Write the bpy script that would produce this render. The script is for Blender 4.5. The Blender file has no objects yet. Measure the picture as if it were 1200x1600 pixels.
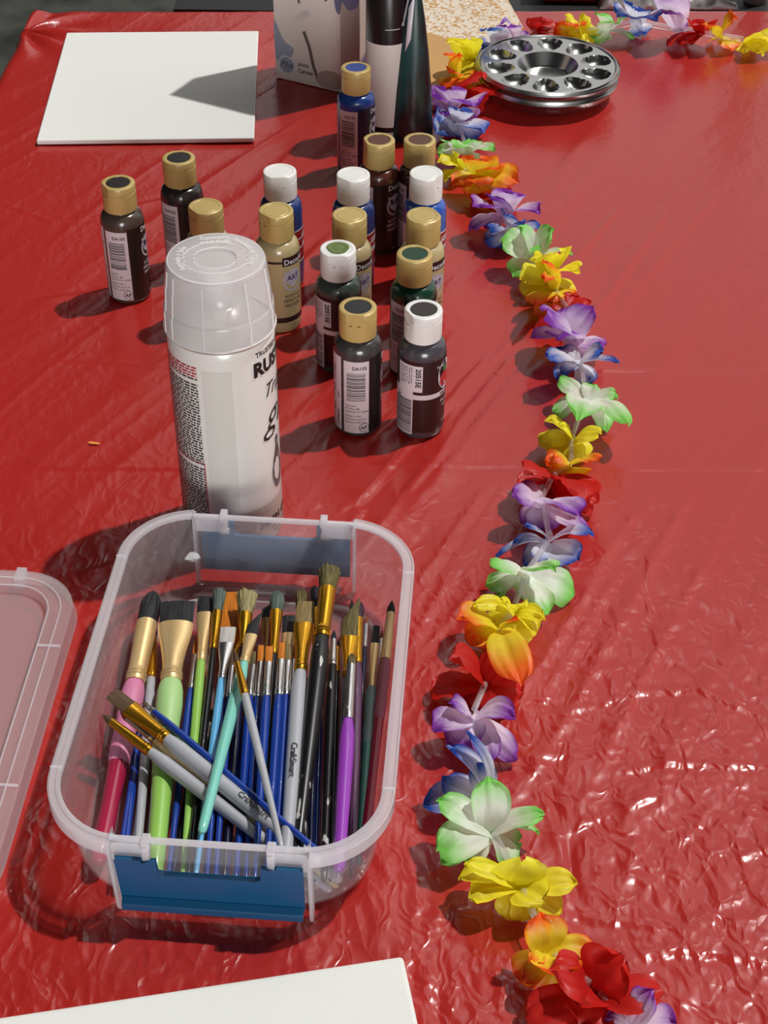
import bpy, bmesh, math, random
import numpy as np
from mathutils import Vector, Matrix, noise as mnoise

# ------------------------------------------------------------------ camera
SC = bpy.context.scene
COL = SC.collection
FPX = 2350.0                      # focal length in pixels of a 1200x1600 frame
PITCH = math.radians(40.3); ROLL = math.radians(0.8); CAMH = 0.65
F_ = Vector((0, math.cos(PITCH), -math.sin(PITCH)))
_R = Vector((1, 0, 0)); _U = _R.cross(F_)
R_ = (_R*math.cos(ROLL) + _U*math.sin(ROLL)).normalized(); U_ = R_.cross(F_)
CAM = Vector((0, 0, CAMH))
cd = bpy.data.cameras.new('camera'); cam = bpy.data.objects.new('camera', cd); COL.objects.link(cam)
cd.sensor_fit = 'VERTICAL'; cd.sensor_height = 24; cd.lens = FPX/1600*24; cd.clip_start = .01; cd.clip_end = 100
mw = Matrix((R_, U_, -F_)).transposed().to_4x4(); mw.translation = CAM; cam.matrix_world = mw
SC.camera = cam
SC.view_settings.view_transform = 'Standard'; SC.view_settings.look = 'None'
SC.view_settings.exposure = 0.0; SC.view_settings.gamma = 1.0
SC.view_settings.use_curve_mapping = False

# ------------------------------------------------------------------ light
def sun(name, d, strength, angle, color=(1, 1, 1)):
    l = bpy.data.lights.new(name, 'SUN'); l.energy = strength; l.angle = math.radians(angle); l.color = color
    o = bpy.data.objects.new(name, l); COL.objects.link(o)
    o.rotation_euler = Vector(d).to_track_quat('Z', 'Y').to_euler(); o.location = Vector(d)*3
sun('key_light', (.45, .25, 1.0), 2.6, 1.2, (1, .975, .94))
bpy.data.lights['key_light'].specular_factor = .22
sun('front_fill', (.18, -1.0, .11), 1.9, 24)  # broad low fill, added to brighten upright faces turned to the camera
sun('second_light', (.10, .62, .75), .05, 1.0)
sun('third_light', (.35, .50, .75), .05, 1.0)
for n_ in ('second_light', 'third_light'): bpy.data.lights[n_].specular_factor = .4

W = bpy.data.worlds.new('world'); SC.world = W; W.use_nodes = True
nt = W.node_tree; nt.nodes.clear()
def N(nt, t, **kw):
    n = nt.nodes.new(t)
    for k, v in kw.items(): setattr(n, k, v)
    return n
out = N(nt, 'ShaderNodeOutputWorld'); bg = N(nt, 'ShaderNodeBackground'); tc = N(nt, 'ShaderNodeTexCoord')
dt = N(nt, 'ShaderNodeVectorMath', operation='DOT_PRODUCT'); dt.inputs[1].default_value = Vector((.565, .735, .46)).normalized()
mr = N(nt, 'ShaderNodeMapRange', interpolation_type='SMOOTHSTEP'); mr.inputs[1].default_value = .725; mr.inputs[2].default_value = .775
nt.links.new(tc.outputs['Generated'], dt.inputs[0]); nt.links.new(dt.outputs['Value'], mr.inputs[0])
mx = N(nt, 'ShaderNodeMix', data_type='RGBA')
mx.inputs[6].default_value = (.012, .012, .013, 1); mx.inputs[7].default_value = (.74, .73, .72, 1)
nt.links.new(mr.outputs[0], mx.inputs[0])
# bright zone added as fill from the camera side, low over the horizon
d2 = N(nt, 'ShaderNodeVectorMath', operation='DOT_PRODUCT'); d2.inputs[1].default_value = Vector((.25, -1, .04)).normalized()
m2 = N(nt, 'ShaderNodeMapRange', interpolation_type='SMOOTHSTEP'); m2.inputs[1].default_value = .60; m2.inputs[2].default_value = .97; m2.inputs[4].default_value = .35
nt.links.new(tc.outputs['Generated'], d2.inputs[0]); nt.links.new(d2.outputs['Value'], m2.inputs[0])
va = N(nt, 'ShaderNodeVectorMath', operation='ADD'); cx_ = N(nt, 'ShaderNodeCombineXYZ')
for k_ in range(3): nt.links.new(m2.outputs[0], cx_.inputs[k_])
nt.links.new(mx.outputs[2], va.inputs[0]); nt.links.new(cx_.outputs[0], va.inputs[1]); nt.links.new(va.outputs[0], bg.inputs['Color']); nt.links.new(bg.outputs[0], out.inputs[0])

# ------------------------------------------------------------------ helpers
def gp(u, v, z=0.0):
    d = F_ + R_*((u-600)/FPX) - U_*((v-800)/FPX)
    t = (z-CAMH)/d.z
    return CAM + d*t
def depth(p): return (p-CAM).dot(F_)
def pxm(p): return depth(p)/FPX           # metres per pixel at p
def lin(r, g, b, k=1.0):
    def f(c):
        c = c/255.
        return (c/12.92 if c <= .04045 else ((c+.055)/1.055)**2.4)*k
    return (f(r), f(g), f(b), 1)
def empty(name, loc=(0, 0, 0), rz=0.0):
    o = bpy.data.objects.new(name, None); COL.objects.link(o); o.location = loc; o.rotation_euler = (0, 0, rz)
    o.empty_display_size = .02
    return o
def tag(o, label, cat, group=None, kind=None):
    o['label'] = label; o['category'] = cat
    if group: o['group'] = group
    if kind: o['kind'] = kind
    return o
def obj(name, verts, faces, mat, parent=None, smooth=True, mats=None):
    me = bpy.data.meshes.new(name); me.from_pydata([tuple(v) for v in verts], [], faces); me.update()
    o = bpy.data.objects.new(name, me); COL.objects.link(o)
    if mat: me.materials.append(mat)
    if smooth: me.polygons.foreach_set('use_smooth', [True]*len(me.polygons))
    if parent: o.parent = parent
    return o
def autosmooth(o, ang=40):
    me = o.data; bm = bmesh.new(); bm.from_mesh(me)
    bmesh.ops.recalc_face_normals(bm, faces=bm.faces)
    for e in bm.edges:
        if len(e.link_faces) == 2 and e.calc_face_angle(0) > math.radians(ang): e.smooth = False
    for f in bm.faces: f.smooth = True
    bm.to_mesh(me); bm.free(); return o
class MB:
    def __init__(s): s.v = []; s.f = []
    def add(s, v, f):
        n = len(s.v); s.v += [tuple(p) for p in v]; s.f += [tuple(i+n for i in q) for q in f]
    def loft(s, rings, cap0=True, cap1=True, closed=True):
        n = len(rings[0]); v = [p for r in rings for p in r]; f = []
        for i in range(len(rings)-1):
            for j in range(n if closed else n-1):
                k = (j+1) % n; f.append((i*n+j, i*n+k, (i+1)*n+k, (i+1)*n+j))
        if cap0: f.append(tuple(reversed(range(n))))
        if cap1: f.append(tuple(range((len(rings)-1)*n, len(rings)*n)))
        s.add(v, f)
    def lathe(s, prof, n=48, cap0=True, cap1=True, fn=None):
        rings = []
        for r, z in prof:
            ring = [Vector((r*math.sin(2*math.pi*k/n), -r*math.cos(2*math.pi*k/n), z)) for k in range(n)]
            if fn: ring = [fn(p) for p in ring]
            rings.append(ring)
        s.loft(rings, cap0, cap1)
    def box(s, c, h, m=None):
        vs = [Vector((c[0]+h[0]*a, c[1]+h[1]*b, c[2]+h[2]*d)) for a in (-1, 1) for b in (-1, 1) for d in (-1, 1)]
        if m: vs = [m @ p for p in vs]
        s.add(vs, [(0, 1, 3, 2), (4, 6, 7, 5), (0, 4, 5, 1), (2, 3, 7, 6), (0, 2, 6, 4), (1, 5, 7, 3)])
    def tube(s, pts, r, n=12, caps=True):
        pts = [Vector(p) for p in pts]; rings = []
        rs = r if isinstance(r, (list, tuple)) else [r]*len(pts)
        for i, p in enumerate(pts):
            d = (pts[min(i+1, len(pts)-1)]-pts[max(i-1, 0)]).normalized()
            a = d.cross(Vector((0, 0, 1)))
            if a.length < 1e-3: a = Vector((1, 0, 0))
            a.normalize(); b = a.cross(d)
            rings.append([p+(a*math.cos(2*math.pi*k/n)+b*math.sin(2*math.pi*k/n))*rs[i] for k in range(n)])
        s.loft(rings, caps, caps)
    def patch(s, R, p0, p1, z0, z1, seg=None, zs=1, fn=None):    # curved patch on a cylinder, degrees
        seg = seg or max(1, int(abs(p1-p0)/4)); v = []; f = []
        for j in range(zs+1):
            for i in range(seg+1):
                a = math.radians(p0+(p1-p0)*i/seg); z = z0+(z1-z0)*j/zs
                rr = fn(R, z) if fn else R
                v.append((rr*math.sin(a), -rr*math.cos(a), z))
        for j in range(zs):
            for i in range(seg): q = j*(seg+1)+i; f.append((q, q+1, q+seg+2, q+seg+1))
        s.add(v, f)
    def build(s, name, mat, parent=None, ang=40, smooth=True):
        o = obj(name, s.v, s.f, mat, parent, smooth)
        if smooth and ang: autosmooth(o, ang)
        return o
def bevel(o, w, seg=2):
    m = o.modifiers.new('bevel', 'BEVEL'); m.width = w; m.segments = seg; m.limit_method = 'ANGLE'; m.angle_limit = math.radians(35)
    return o
def text_shape(body, size, bold=0.0, shear=0.0, cuts=0):
    cu = bpy.data.curves.new('glyphs', 'FONT'); cu.body = body; cu.size = size; cu.offset = bold; cu.shear = shear; cu.resolution_u = 2
    o = bpy.data.objects.new('glyphs', cu); COL.objects.link(o)
    dg = bpy.context.evaluated_depsgraph_get(); me = bpy.data.meshes.new_from_object(o.evaluated_get(dg))
    bm = bmesh.new(); bm.from_mesh(me)
    if cuts:
        bmesh.ops.triangulate(bm, faces=bm.faces)
        for _ in range(cuts):
            bmesh.ops.subdivide_edges(bm, edges=[e for e in bm.edges if e.calc_length() > size*.18], cuts=1)
            bmesh.ops.triangulate(bm, faces=bm.faces)
    bm.verts.index_update()
    v = [Vector(x.co) for x in bm.verts]; f = [tuple(q.index for q in p.verts) for p in bm.faces]
    bm.free(); bpy.data.objects.remove(o); bpy.data.curves.remove(cu); bpy.data.meshes.remove(me)
    return v, f
def wrap_text(mb, body, size, R, phi, z, bold=0.0, shear=0.0, vert=False, cuts=0, center=False, mirror=False):
    v, f = text_shape(body, size, bold, shear, cuts)
    if not v: return
    if center:
        w = max(p.x for p in v)
        for p in v: p.x -= w/2
    o = []
    for p in v:
        x, y = (p.x, p.y) if not vert else (p.y, -p.x)
        a = math.radians(phi)+x/R; o.append((R*math.sin(a), -R*math.cos(a), z+y))
    mb.add(o, f)
def rrect(hx, hy, r, z, n=8, cx=0, cy=0):
    pts = []
    for (sx, sy, a0) in ((1, 1, 0), (-1, 1, 90), (-1, -1, 180), (1, -1, 270)):
        for k in range(n+1):
            a = math.radians(a0+90*k/n)
            pts.append(Vector((cx+sx*(hx-r)+r*math.cos(a), cy+sy*(hy-r)+r*math.sin(a), z)))
    return pts

# ------------------------------------------------------------------ materials
def mat(name, col, rough=.5, metal=0.0, spec=.5, **kw):
    m = bpy.data.materials.new(name); m.use_nodes = True; b = m.node_tree.nodes['Principled BSDF']
    b.inputs['Base Color'].default_value = col; b.inputs['Roughness'].default_value = rough
    b.inputs['Metallic'].default_value = metal; b.inputs['Specular IOR Level'].default_value = spec
    for k, v in kw.items(): b.inputs[k.replace('_', ' ')].default_value = v
    return m
def noisy(m, c2, scale, lo=.4, hi=.6, coords='Object', stretch=(1, 1, 1), bump=0, detail=4):
    nt = m.node_tree; b = nt.nodes['Principled BSDF']; c1 = tuple(b.inputs['Base Color'].default_value)
    tc = N(nt, 'ShaderNodeTexCoord'); mp = N(nt, 'ShaderNodeMapping'); mp.inputs['Scale'].default_value = stretch
    no = N(nt, 'ShaderNodeTexNoise'); no.inputs['Scale'].default_value = scale; no.inputs['Detail'].default_value = detail
    mr = N(nt, 'ShaderNodeMapRange'); mr.inputs[1].default_value = lo; mr.inputs[2].default_value = hi
    mx = N(nt, 'ShaderNodeMix', data_type='RGBA'); mx.inputs[6].default_value = c1; mx.inputs[7].default_value = c2
    L = nt.links.new
    L(tc.outputs[coords], mp.inputs[0]); L(mp.outputs[0], no.inputs['Vector']); L(no.outputs['Fac'], mr.inputs[0]); L(mr.outputs[0], mx.inputs[0]); L(mx.outputs[2], b.inputs['Base Color'])
    if bump:
        bp = N(nt, 'ShaderNodeBump'); bp.inputs['Strength'].default_value = 1; bp.inputs['Distance'].default_value = bump
        L(no.outputs['Fac'], bp.inputs['Height']); L(bp.outputs[0], b.inputs['Normal'])
    return m
def plastic(name, tint, clear, rough=.08, transl=.5, spec=.6, rsee=0.0):
    """frosted polypropylene: part of the light goes straight through, the rest is scattered"""
    m = bpy.data.materials.new(name); m.use_nodes = True; nt = m.node_tree; nt.nodes.clear(); L = nt.links.new
    out = N(nt, 'ShaderNodeOutputMaterial'); tr = N(nt, 'ShaderNodeBsdfTransparent'); tr.inputs[0].default_value = (.97, .965, .97, 1)
    df = N(nt, 'ShaderNodeBsdfDiffuse'); df.inputs[0].default_value = tint; tl = N(nt, 'ShaderNodeBsdfTranslucent'); tl.inputs[0].default_value = tint
    m1 = N(nt, 'ShaderNodeMixShader'); m1.inputs[0].default_value = transl; L(df.outputs[0], m1.inputs[1]); L(tl.outputs[0], m1.inputs[2])
    m2 = N(nt, 'ShaderNodeMixShader'); m2.inputs[0].default_value = clear; L(m1.outputs[0], m2.inputs[1]); L(tr.outputs[0], m2.inputs[2])
    gl = N(nt, 'ShaderNodeBsdfGlossy'); gl.inputs['Roughness'].default_value = rough
    fr = N(nt, 'ShaderNodeFresnel'); fr.inputs[0].default_value = 1.45
    geo = N(nt, 'ShaderNodeNewGeometry'); ff = N(nt, 'ShaderNodeMath', operation='SUBTRACT'); ff.inputs[0].default_value = 1; L(geo.outputs['Backfacing'], ff.inputs[1])
    fm_ = N(nt, 'ShaderNodeMath', operation='MULTIPLY'); L(fr.outputs[0], fm_.inputs[0]); L(ff.outputs[0], fm_.inputs[1])
    m3 = N(nt, 'ShaderNodeMixShader'); L(fm_.outputs[0], m3.inputs[0]); L(m2.outputs[0], m3.inputs[1]); L(gl.outputs[0], m3.inputs[2]); L(m3.outputs[0], out.inputs[0])
    return m
M = {}
M['canvas'] = mat('primed_canvas', lin(232, 233, 228), .55, spec=.3)
def weave(m, s, d):
    nt = m.node_tree; b = nt.nodes['Principled BSDF']; L = nt.links.new
    tc = N(nt, 'ShaderNodeTexCoord'); hs = []
    for ax in ('X', 'Y'):
        w = N(nt, 'ShaderNodeTexWave', bands_direction=ax); w.inputs['Scale'].default_value = s; w.inputs['Distortion'].default_value = 1.5; w.inputs['Detail Scale'].default_value = 3
        L(tc.outputs['Object'], w.inputs[0]); hs.append(w)
    a = N(nt, 'ShaderNodeMath', operation='ADD'); L(hs[0].outputs['Fac'], a.inputs[0]); L(hs[1].outputs['Fac'], a.inputs[1])
    bp = N(nt, 'ShaderNodeBump'); bp.inputs['Distance'].default_value = d; L(a.outputs[0], bp.inputs['Height']); L(bp.outputs[0], b.inputs['Normal'])
M['canvas_weave'] = mat('woven_canvas', lin(232, 233, 228), .6, spec=.25); weave(M['canvas_weave'], 420, .00005)
M['gold_cap'] = mat('gold_plastic', lin(190, 164, 100), .36, .1)
M['white_cap'] = mat('white_plastic', lin(232, 230, 226), .35)
M['alu'] = mat('aluminium', (.47, .47, .455, 1), .24, 1.0)
M['paper'] = mat('label_paper', lin(214, 202, 206), .45)
M['ink'] = mat('black_ink', lin(28, 24, 26), .5)
M['white_ink'] = mat('white_ink', lin(215, 212, 215), .5)
M['red_ink'] = mat('red_ink', lin(185, 45, 50), .5)
M['grey_ink'] = mat('grey_ink', lin(120, 112, 118), .5)
M['tub'] = plastic('frosted_plastic', (.88, .85, .88, 1), .86, .06)
M['tub_rim'] = plastic('frosted_rim', (.93, .91, .94, 1), .45, .10)
M['tub_rib'] = plastic('frosted_rib', (.93, .91, .94, 1), .42, .10)
M['lid'] = plastic('frosted_lid', (.92, .88, .90, 1), .72, .15)
M['cap'] = plastic('frosted_cap', (.95, .94, .94, 1), .55, .12)
M['cap_rib'] = plastic('frosted_cap_rib', (.97, .96, .96, 1), .12, .15)
M['straw'] = plastic('clear_straw', (.85, .85, .87, 1), .70, .05)
M['latch'] = mat('blue_latch', lin(8, 80, 122), .3)

# ------------------------------------------------------------------ floor and the things behind the table
fm = noisy(mat('floor_grey', lin(72, 74, 68), .8, spec=.2), lin(38, 40, 36), 9, .35, .65, stretch=(1, 1, 1), detail=6)
fl = MB(); fl.box((0, 3, -.77), (6, 6, .02)); o = fl.build('floor', fm, smooth=False); o['kind'] = 'structure'

# ------------------------------------------------------------------ table and cloth
TL, TR = Vector((-.398, 1.612)), Vector((.62, 1.652)); BL, BR = Vector((-.398, -.2)), Vector((.62, -.2))
tb = empty('folding_table', (.11, .7, -.75))
tag(tb, 'long folding table hidden under the red plastic cloth', 'table')
t = MB(); t.box((0, 0, .7225), (.495, .89, .0175)); t.build('table_top', mat('table_top_white', lin(210, 205, 195), .6), tb, smooth=False)
lm = mat('leg_steel', lin(90, 90, 92), .4, .8)
for sx in (-1, 1):
    for sy in (-1, 1):
        t = MB(); t.tube([(sx*.42, sy*.78, 0), (sx*.42, sy*.78, .71)], .014); t.build('leg', lm, tb)

def vnoise(x, y, seed=0):                       # smooth value noise on numpy arrays
    rs = np.random.RandomState(seed); T = rs.rand(64, 64)
    xi = np.floor(x).astype(int); yi = np.floor(y).astype(int); fx = x-xi; fy = y-yi
    fx = fx*fx*(3-2*fx); fy = fy*fy*(3-2*fy)
    a = T[yi % 64, xi % 64]; b = T[yi % 64, (xi+1) % 64]; c = T[(yi+1) % 64, xi % 64]; d = T[(yi+1) % 64, (xi+1) % 64]
    return (a*(1-fx)+b*fx)*(1-fy)+(c*(1-fx)+d*fx)*fy
def ridged(x, y, seed): return 1-np.abs(2*vnoise(x, y, seed)-1)
def sst(x, a, b):
    t = np.clip((x-a)/(b-a), 0, 1); return t*t*(3-2*t)
def W2(u, v): p = gp(u, v); return (p.x, p.y)
# long creases, given by their two ends on the cloth: (x0,y0,x1,y1, height, width)
CREASES = []
def crease(pts, h=.0008, w=.0016):
    for a, b in zip(pts[:-1], pts[1:]): CREASES.append(W2(*a)+W2(*b)+(h, w))
crease([(-60, 556), (110, 562), (262, 572)], .0006)
crease([(880, 578), (1000, 577), (1260, 580)], .0006)
crease([(-60, 726), (120, 730), (290, 730)], .0010, .0020)
crease([(470, 728), (840, 727)], .0004); crease([(930, 730), (1260, 733)], .0004)
crease([(690, 1182), (830, 1182), (960, 1172)], .0006)
crease([(965, 1205), (1040, 1192), (1260, 1194)], .0011, .0022)
crease([(1035, 1200), (1036, 1260), (1045, 1330)], .0005)
crease([(890, 1295), (960, 1268), (1032, 1240)], .0009, .002)
crease([(845, 1120), (930, 1100), (980, 1085)], .0009, .002)
crease([(1000, 1080), (1090, 1075), (1210, 1125)], .0009, .002)
crease([(1045, 1325), (1090, 1290), (1110, 1255)], .0007)
crease([(895, 1260), (892, 1330), (900, 1420)], -.0012, .002)
crease([(860, 1230), (885, 1320), (905, 1400)], -.0010, .002)
crease([(870, 1430), (980, 1440), (1070, 1452)], .0007)
crease([(1150, 1340), (1230, 1310)], .001, .002); crease([(1015, 870), (1014, 960)], .0007)
crease([(660, 1345), (700, 1420), (690, 1500), (685, 1600)], -.0010, .002)
crease([(660, 1600), (672, 1500), (700, 1460)], .0007)
crease([(960, 1500), (1060, 1482), (1230, 1500)], .0008, .0025)
crease([(115, 1330), (60, 1290), (0, 1250)], .0008, .002)
crease([(400, 210), (520, 214)], .0006); crease([(0, 316), (80, 345), (150, 340)], .0006, .002)
crease([(700, 965), (740, 920), (775, 915)], .0012, .0018); crease([(655, 1020), (690, 985), (735, 935)], .0008, .002)
for (a, b, c, d, h) in ((430, 950, 560, 800, .0013), (500, 700, 640, 545, .0012), (470, 640, 560, 560, .0008), (560, 780, 760, 560, .0016),
                        (640, 760, 800, 560, .0010), (660, 900, 760, 760, .0010), (560, 700, 700, 560, .0010), (820, 500, 960, 330, .0010),
                        (700, 640, 830, 500, .0012), (940, 480, 1040, 330, .0008), (1010, 430, 1130, 290, .0006), (640, 1010, 700, 900, .001),
                        (850, 1090, 960, 900, .0010), (250, 860, 120, 900, .0012), (420, 400, 250, 470, .0008), (250, 440, 60, 470, .0007), (300, 300, 180, 330, .0008)):
    crease([(a, b), (c, d)], h, .0030)
def cloth_h(x, y):
    # direction of the pulled folds
    th = math.radians(62); cx = x*math.cos(th)+y*math.sin(th); cy = -x*math.sin(th)+y*math.cos(th)
    wx = cy+.012*vnoise(x*9, y*9, 5); h = np.zeros_like(x)
    mid = np.exp(-((x-.03)/.14)**2)*sst(y, .45, .62)*(1-sst(y, 1.25, 1.5))
    h += (ridged(wx*34, cx*3.0, 1)**3-.3)*.0030*(mid*.9+.18)
    h += (ridged(wx*75, cx*6.0, 2)**2-.4)*.0007*(mid+.35)
    nr = sst(-y, -.78, -.45)
    h += (ridged(x*38+2.5*vnoise(x*20, y*20, 7), y*26+2*vnoise(x*18, y*18, 8), 3)**2-.4)*.0009*nr
    h += (ridged(x*85+3*vnoise(x*30, y*30, 9), y*70+3*vnoise(x*30, y*30, 10), 4)**2-.4)*.0005*(nr+.15)
    h += (vnoise(x*14, y*11, 11)-.5)*.0012
    for (a, b, c, d, hh, w) in CREASES:
        L = math.hypot(c-a, d-b); ux, uy = (c-a)/L, (d-b)/L
        t = (x-a)*ux+(y-b)*uy; q = -(x-a)*uy+(y-b)*ux+.0015*(vnoise(x*60, y*60, 12)-.5)
        e = sst(t, -.012, .012)*(1-sst(t, L-.012, L+.012))
        h += hh*e*(np.exp(-(q/w)**2)-.45*np.exp(-((q+2.2*w)/w)**2))
    return h*.8-.0004
def build_cloth():
    # parameter s: -skirt .. across .. +skirt ; the top is a grid, skirts hang over a rounded edge
    xs = np.concatenate([np.linspace(0, .09, 30)[:-1], np.linspace(.09, .83, 372)[:-1], np.linspace(.83, 1, 40)])
    ys = np.concatenate([np.linspace(0, .31, 40)[:-1], np.linspace(.31, .965, 590)[:-1], np.linspace(.965, 1, 45)])
    S, T = np.meshgrid(xs, ys)
    X = (BL.x*(1-S)+BR.x*S)*(1-T)+(TL.x*(1-S)+TR.x*S)*T
    Y = (BL.y*(1-S)+BR.y*S)*(1-T)+(TL.y*(1-S)+TR.y*S)*T
    # round the far left corner and pull the cloth in there
    Z = cloth_h(X, Y)
    dl = X-TL.x; df = (TL.y+(TR.y-TL.y)*S)-Y
    r = .012
    Z = Z-np.where(dl < r, r-np.sqrt(np.clip(r*r-(r-dl)**2, 0, None)), 0)-np.where(df < r, r-np.sqrt(np.clip(r*r-(r-df)**2, 0, None)), 0)
    cr = .030
    ddx = np.clip(cr-dl, 0, None); ddy = np.clip(cr-df, 0, None); dd = np.sqrt(ddx**2+ddy**2)
    k = np.where((dd > cr) & (ddx > 0) & (ddy > 0), cr/np.maximum(dd, 1e-6), 1.0)
    X = np.where(k < 1, TL.x+cr-ddx*k, X); Y = np.where(k < 1, Y+ddy*(1-k)*-1, Y)
    # gathered folds running into the corner
    cxr, cyr = gp(35, 48).x, gp(35, 48).y
    rr = np.hypot(X-cxr, Y-cyr); aa = np.arctan2(Y-cyr, X-cxr)
    Z += .0035*np.exp(-((rr-.03)/.035)**2)*np.sin(aa*9+1)*(rr > .003)
    ny, nx = X.shape
    V = np.stack([X.ravel(), Y.ravel(), Z.ravel()], 1)
    idx = np.arange(nx*ny).reshape(ny, nx)
    Q = np.stack([idx[:-1, :-1].ravel(), idx[:-1, 1:].ravel(), idx[1:, 1:].ravel(), idx[1:, :-1].ravel()], 1)
    # skirt: walk round the border
    ring = list(idx[0, :]) + list(idx[1:, -1]) + list(idx[-1, -2::-1]) + list(idx[-2:0:-1, 0])
    base = V[ring]; m = len(ring); cen = V.mean(0); nrm = np.zeros((m, 2))
    for i in range(m):
        a = base[(i-3) % m]; b = base[(i+3) % m]; d = b[:2]-a[:2]; L = np.hypot(*d)+1e-9; nrm[i] = (d[1]/L, -d[0]/L)
    arc = np.concatenate([[0], np.cumsum(np.hypot(*(np.diff(base[:, :2], axis=0).T)))])
    Vs = [V]; Qs = [Q]; prev = np.array(ring); off = len(V)
    for k, (dz, o_) in enumerate(((-.004, .001), (-.012, .002), (-.03, .003), (-.07, .005), (-.13, .010), (-.20, .016), (-.28, .022))):
        f = (np.sin(arc*38+2*np.sin(arc*9))*.5+.5)*o_*1.4
        nv = base.copy(); nv[:, :2] += nrm*(o_*.25+f)[:, None]; nv[:, 2] += dz
        cur = np.arange(off, off+m); off += m; Vs.append(nv)
        Qs.append(np.stack([prev, cur, np.roll(cur, -1), np.roll(prev, -1)], 1)); prev = cur
    V = np.concatenate(Vs); Q = np.concatenate(Qs)
    me = bpy.data.meshes.new('tablecloth')
    me.vertices.add(len(V)); me.vertices.foreach_set('co', V.astype(np.float32).ravel())
    me.loops.add(Q.size); me.loops.foreach_set('vertex_index', Q.astype(np.int32).ravel())
    me.polygons.add(len(Q)); me.polygons.foreach_set('loop_start', np.arange(0, Q.size, 4, dtype=np.int32))
    me.polygons.foreach_set('use_smooth', np.ones(len(Q), bool)); me.update(calc_edges=True); me.validate()
    o = bpy.data.objects.new('tablecloth', me); COL.objects.link(o); return o
cm = mat('red_plastic_sheet', lin(170, 40, 35), .24, spec=.5)
def cloth_mat(m):
    nt = m.node_tree; b = nt.nodes['Principled BSDF']; L = nt.links.new
    tc = N(nt, 'ShaderNodeTexCoord')
    def nz(scale, stretch=(1, 1, 1), rot=0, dist=0.0, detail=3):
        mp = N(nt, 'ShaderNodeMapping'); mp.inputs['Scale'].default_value = stretch; mp.inputs['Rotation'].default_value = (0, 0, rot)
        no = N(nt, 'ShaderNodeTexNoise'); no.inputs['Scale'].default_value = scale; no.inputs['Distortion'].default_value = dist; no.inputs['Detail'].default_value = detail
        L(tc.outputs['Object'], mp.inputs[0]); L(mp.outputs[0], no.inputs['Vector']); return no.outputs['Fac']
    def mth(op, a, bb=None):
        n = N(nt, 'ShaderNodeMath', operation=op)
        for i, q in enumerate((a, bb)):
            if q is None: continue
            if isinstance(q, (int, float)): n.inputs[i].default_value = q
            else: L(q, n.inputs[i])
        return n.outputs[0]
    def ridge(f, p=1.0):
        r = mth('ABSOLUTE', mth('SUBTRACT', f, .5)); return mth('POWER', mth('SUBTRACT', 1.0, mth('MINIMUM', mth('MULTIPLY', r, 9.0), 1.0)), p)
    sep = N(nt, 'ShaderNodeSeparateXYZ'); L(tc.outputs['Object'], sep.inputs[0])
    near = N(nt, 'ShaderNodeMapRange', interpolation_type='SMOOTHSTEP'); near.inputs[1].default_value = .86; near.inputs[2].default_value = .52; L(sep.outputs['Y'], near.inputs[0])
    patchy = N(nt, 'ShaderNodeMapRange', interpolation_type='SMOOTHSTEP'); patchy.inputs[1].default_value = .42; patchy.inputs[2].default_value = .62; L(nz(7, dist=.5), patchy.inputs[0])
    def vor(scale, stretch, rot, warp=.25):                     # straight creases between flat facets
        mp = N(nt, 'ShaderNodeMapping'); mp.inputs['Scale'].default_value = stretch; mp.inputs['Rotation'].default_value = (0, 0, rot)
        no = N(nt, 'ShaderNodeTexNoise'); no.inputs['Scale'].default_value = scale*.5; no.inputs['Detail'].default_value = 1
        vm = N(nt, 'ShaderNodeVectorMath', operation='SCALE'); vm.inputs['Scale'].default_value = warp*2/scale; va_ = N(nt, 'ShaderNodeVectorMath', operation='ADD')
        vo = N(nt, 'ShaderNodeTexVoronoi', feature='DISTANCE_TO_EDGE'); vo.inputs['Scale'].default_value = scale
        L(tc.outputs['Object'], mp.inputs[0]); L(mp.outputs[0], no.inputs['Vector']); L(no.outputs['Color'], vm.inputs[0]); L(vm.outputs[0], va_.inputs[0]); L(mp.outputs[0], va_.inputs[1]); L(va_.outputs[0], vo.inputs['Vector'])
        return mth('SUBTRACT', 1.0, mth('MINIMUM', mth('MULTIPLY', vo.outputs['Distance'], 4.0), 1.0))
    def tent(f, k=3.0): return mth('SUBTRACT', 1.0, mth('MULTIPLY', mth('ABSOLUTE', mth('SUBTRACT', f, .5)), k))
    patch2 = N(nt, 'ShaderNodeMapRange', interpolation_type='SMOOTHSTEP'); patch2.inputs[1].default_value = .40; patch2.inputs[2].default_value = .60; L(nz(16, dist=.3, detail=1), patch2.inputs[0])
    a = mth('MULTIPLY', vor(34, (1, .55, 1), .45), mth('MULTIPLY', patch2.outputs[0], mth('ADD', mth('MULTIPLY', near.outputs[0], .36), .06)))
    c = mth('MULTIPLY', vor(78, (1, .6, 1), -.7), mth('MULTIPLY', patchy.outputs[0], mth('ADD', mth('MULTIPLY', near.outputs[0], .34), .07)))
    d = mth('ADD', mth('MULTIPLY', tent(nz(30, (1, .5, 1), .5, .6, 1)), mth('ADD', mth('MULTIPLY', near.outputs[0], .75), .13)), mth('MULTIPLY', tent(nz(75, (1, .7, 1), -.3, .8, 1)), mth('ADD', mth('MULTIPLY', near.outputs[0], .50), .13)))
    e = mth('MULTIPLY', nz(260, detail=2), .02)
    h = mth('ADD', mth('ADD', a, c), mth('ADD', d, e))
    bp = N(nt, 'ShaderNodeBump'); bp.inputs['Strength'].default_value = 1.0; bp.inputs['Distance'].default_value = .0011
    L(h, bp.inputs['Height']); L(bp.outputs[0], b.inputs['Normal'])
cloth_mat(cm)
cl = build_cloth(); cl.data.materials.append(cm)
tag(cl, 'red plastic tablecloth with creases and crinkles covering the whole table', 'tablecloth')

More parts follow.
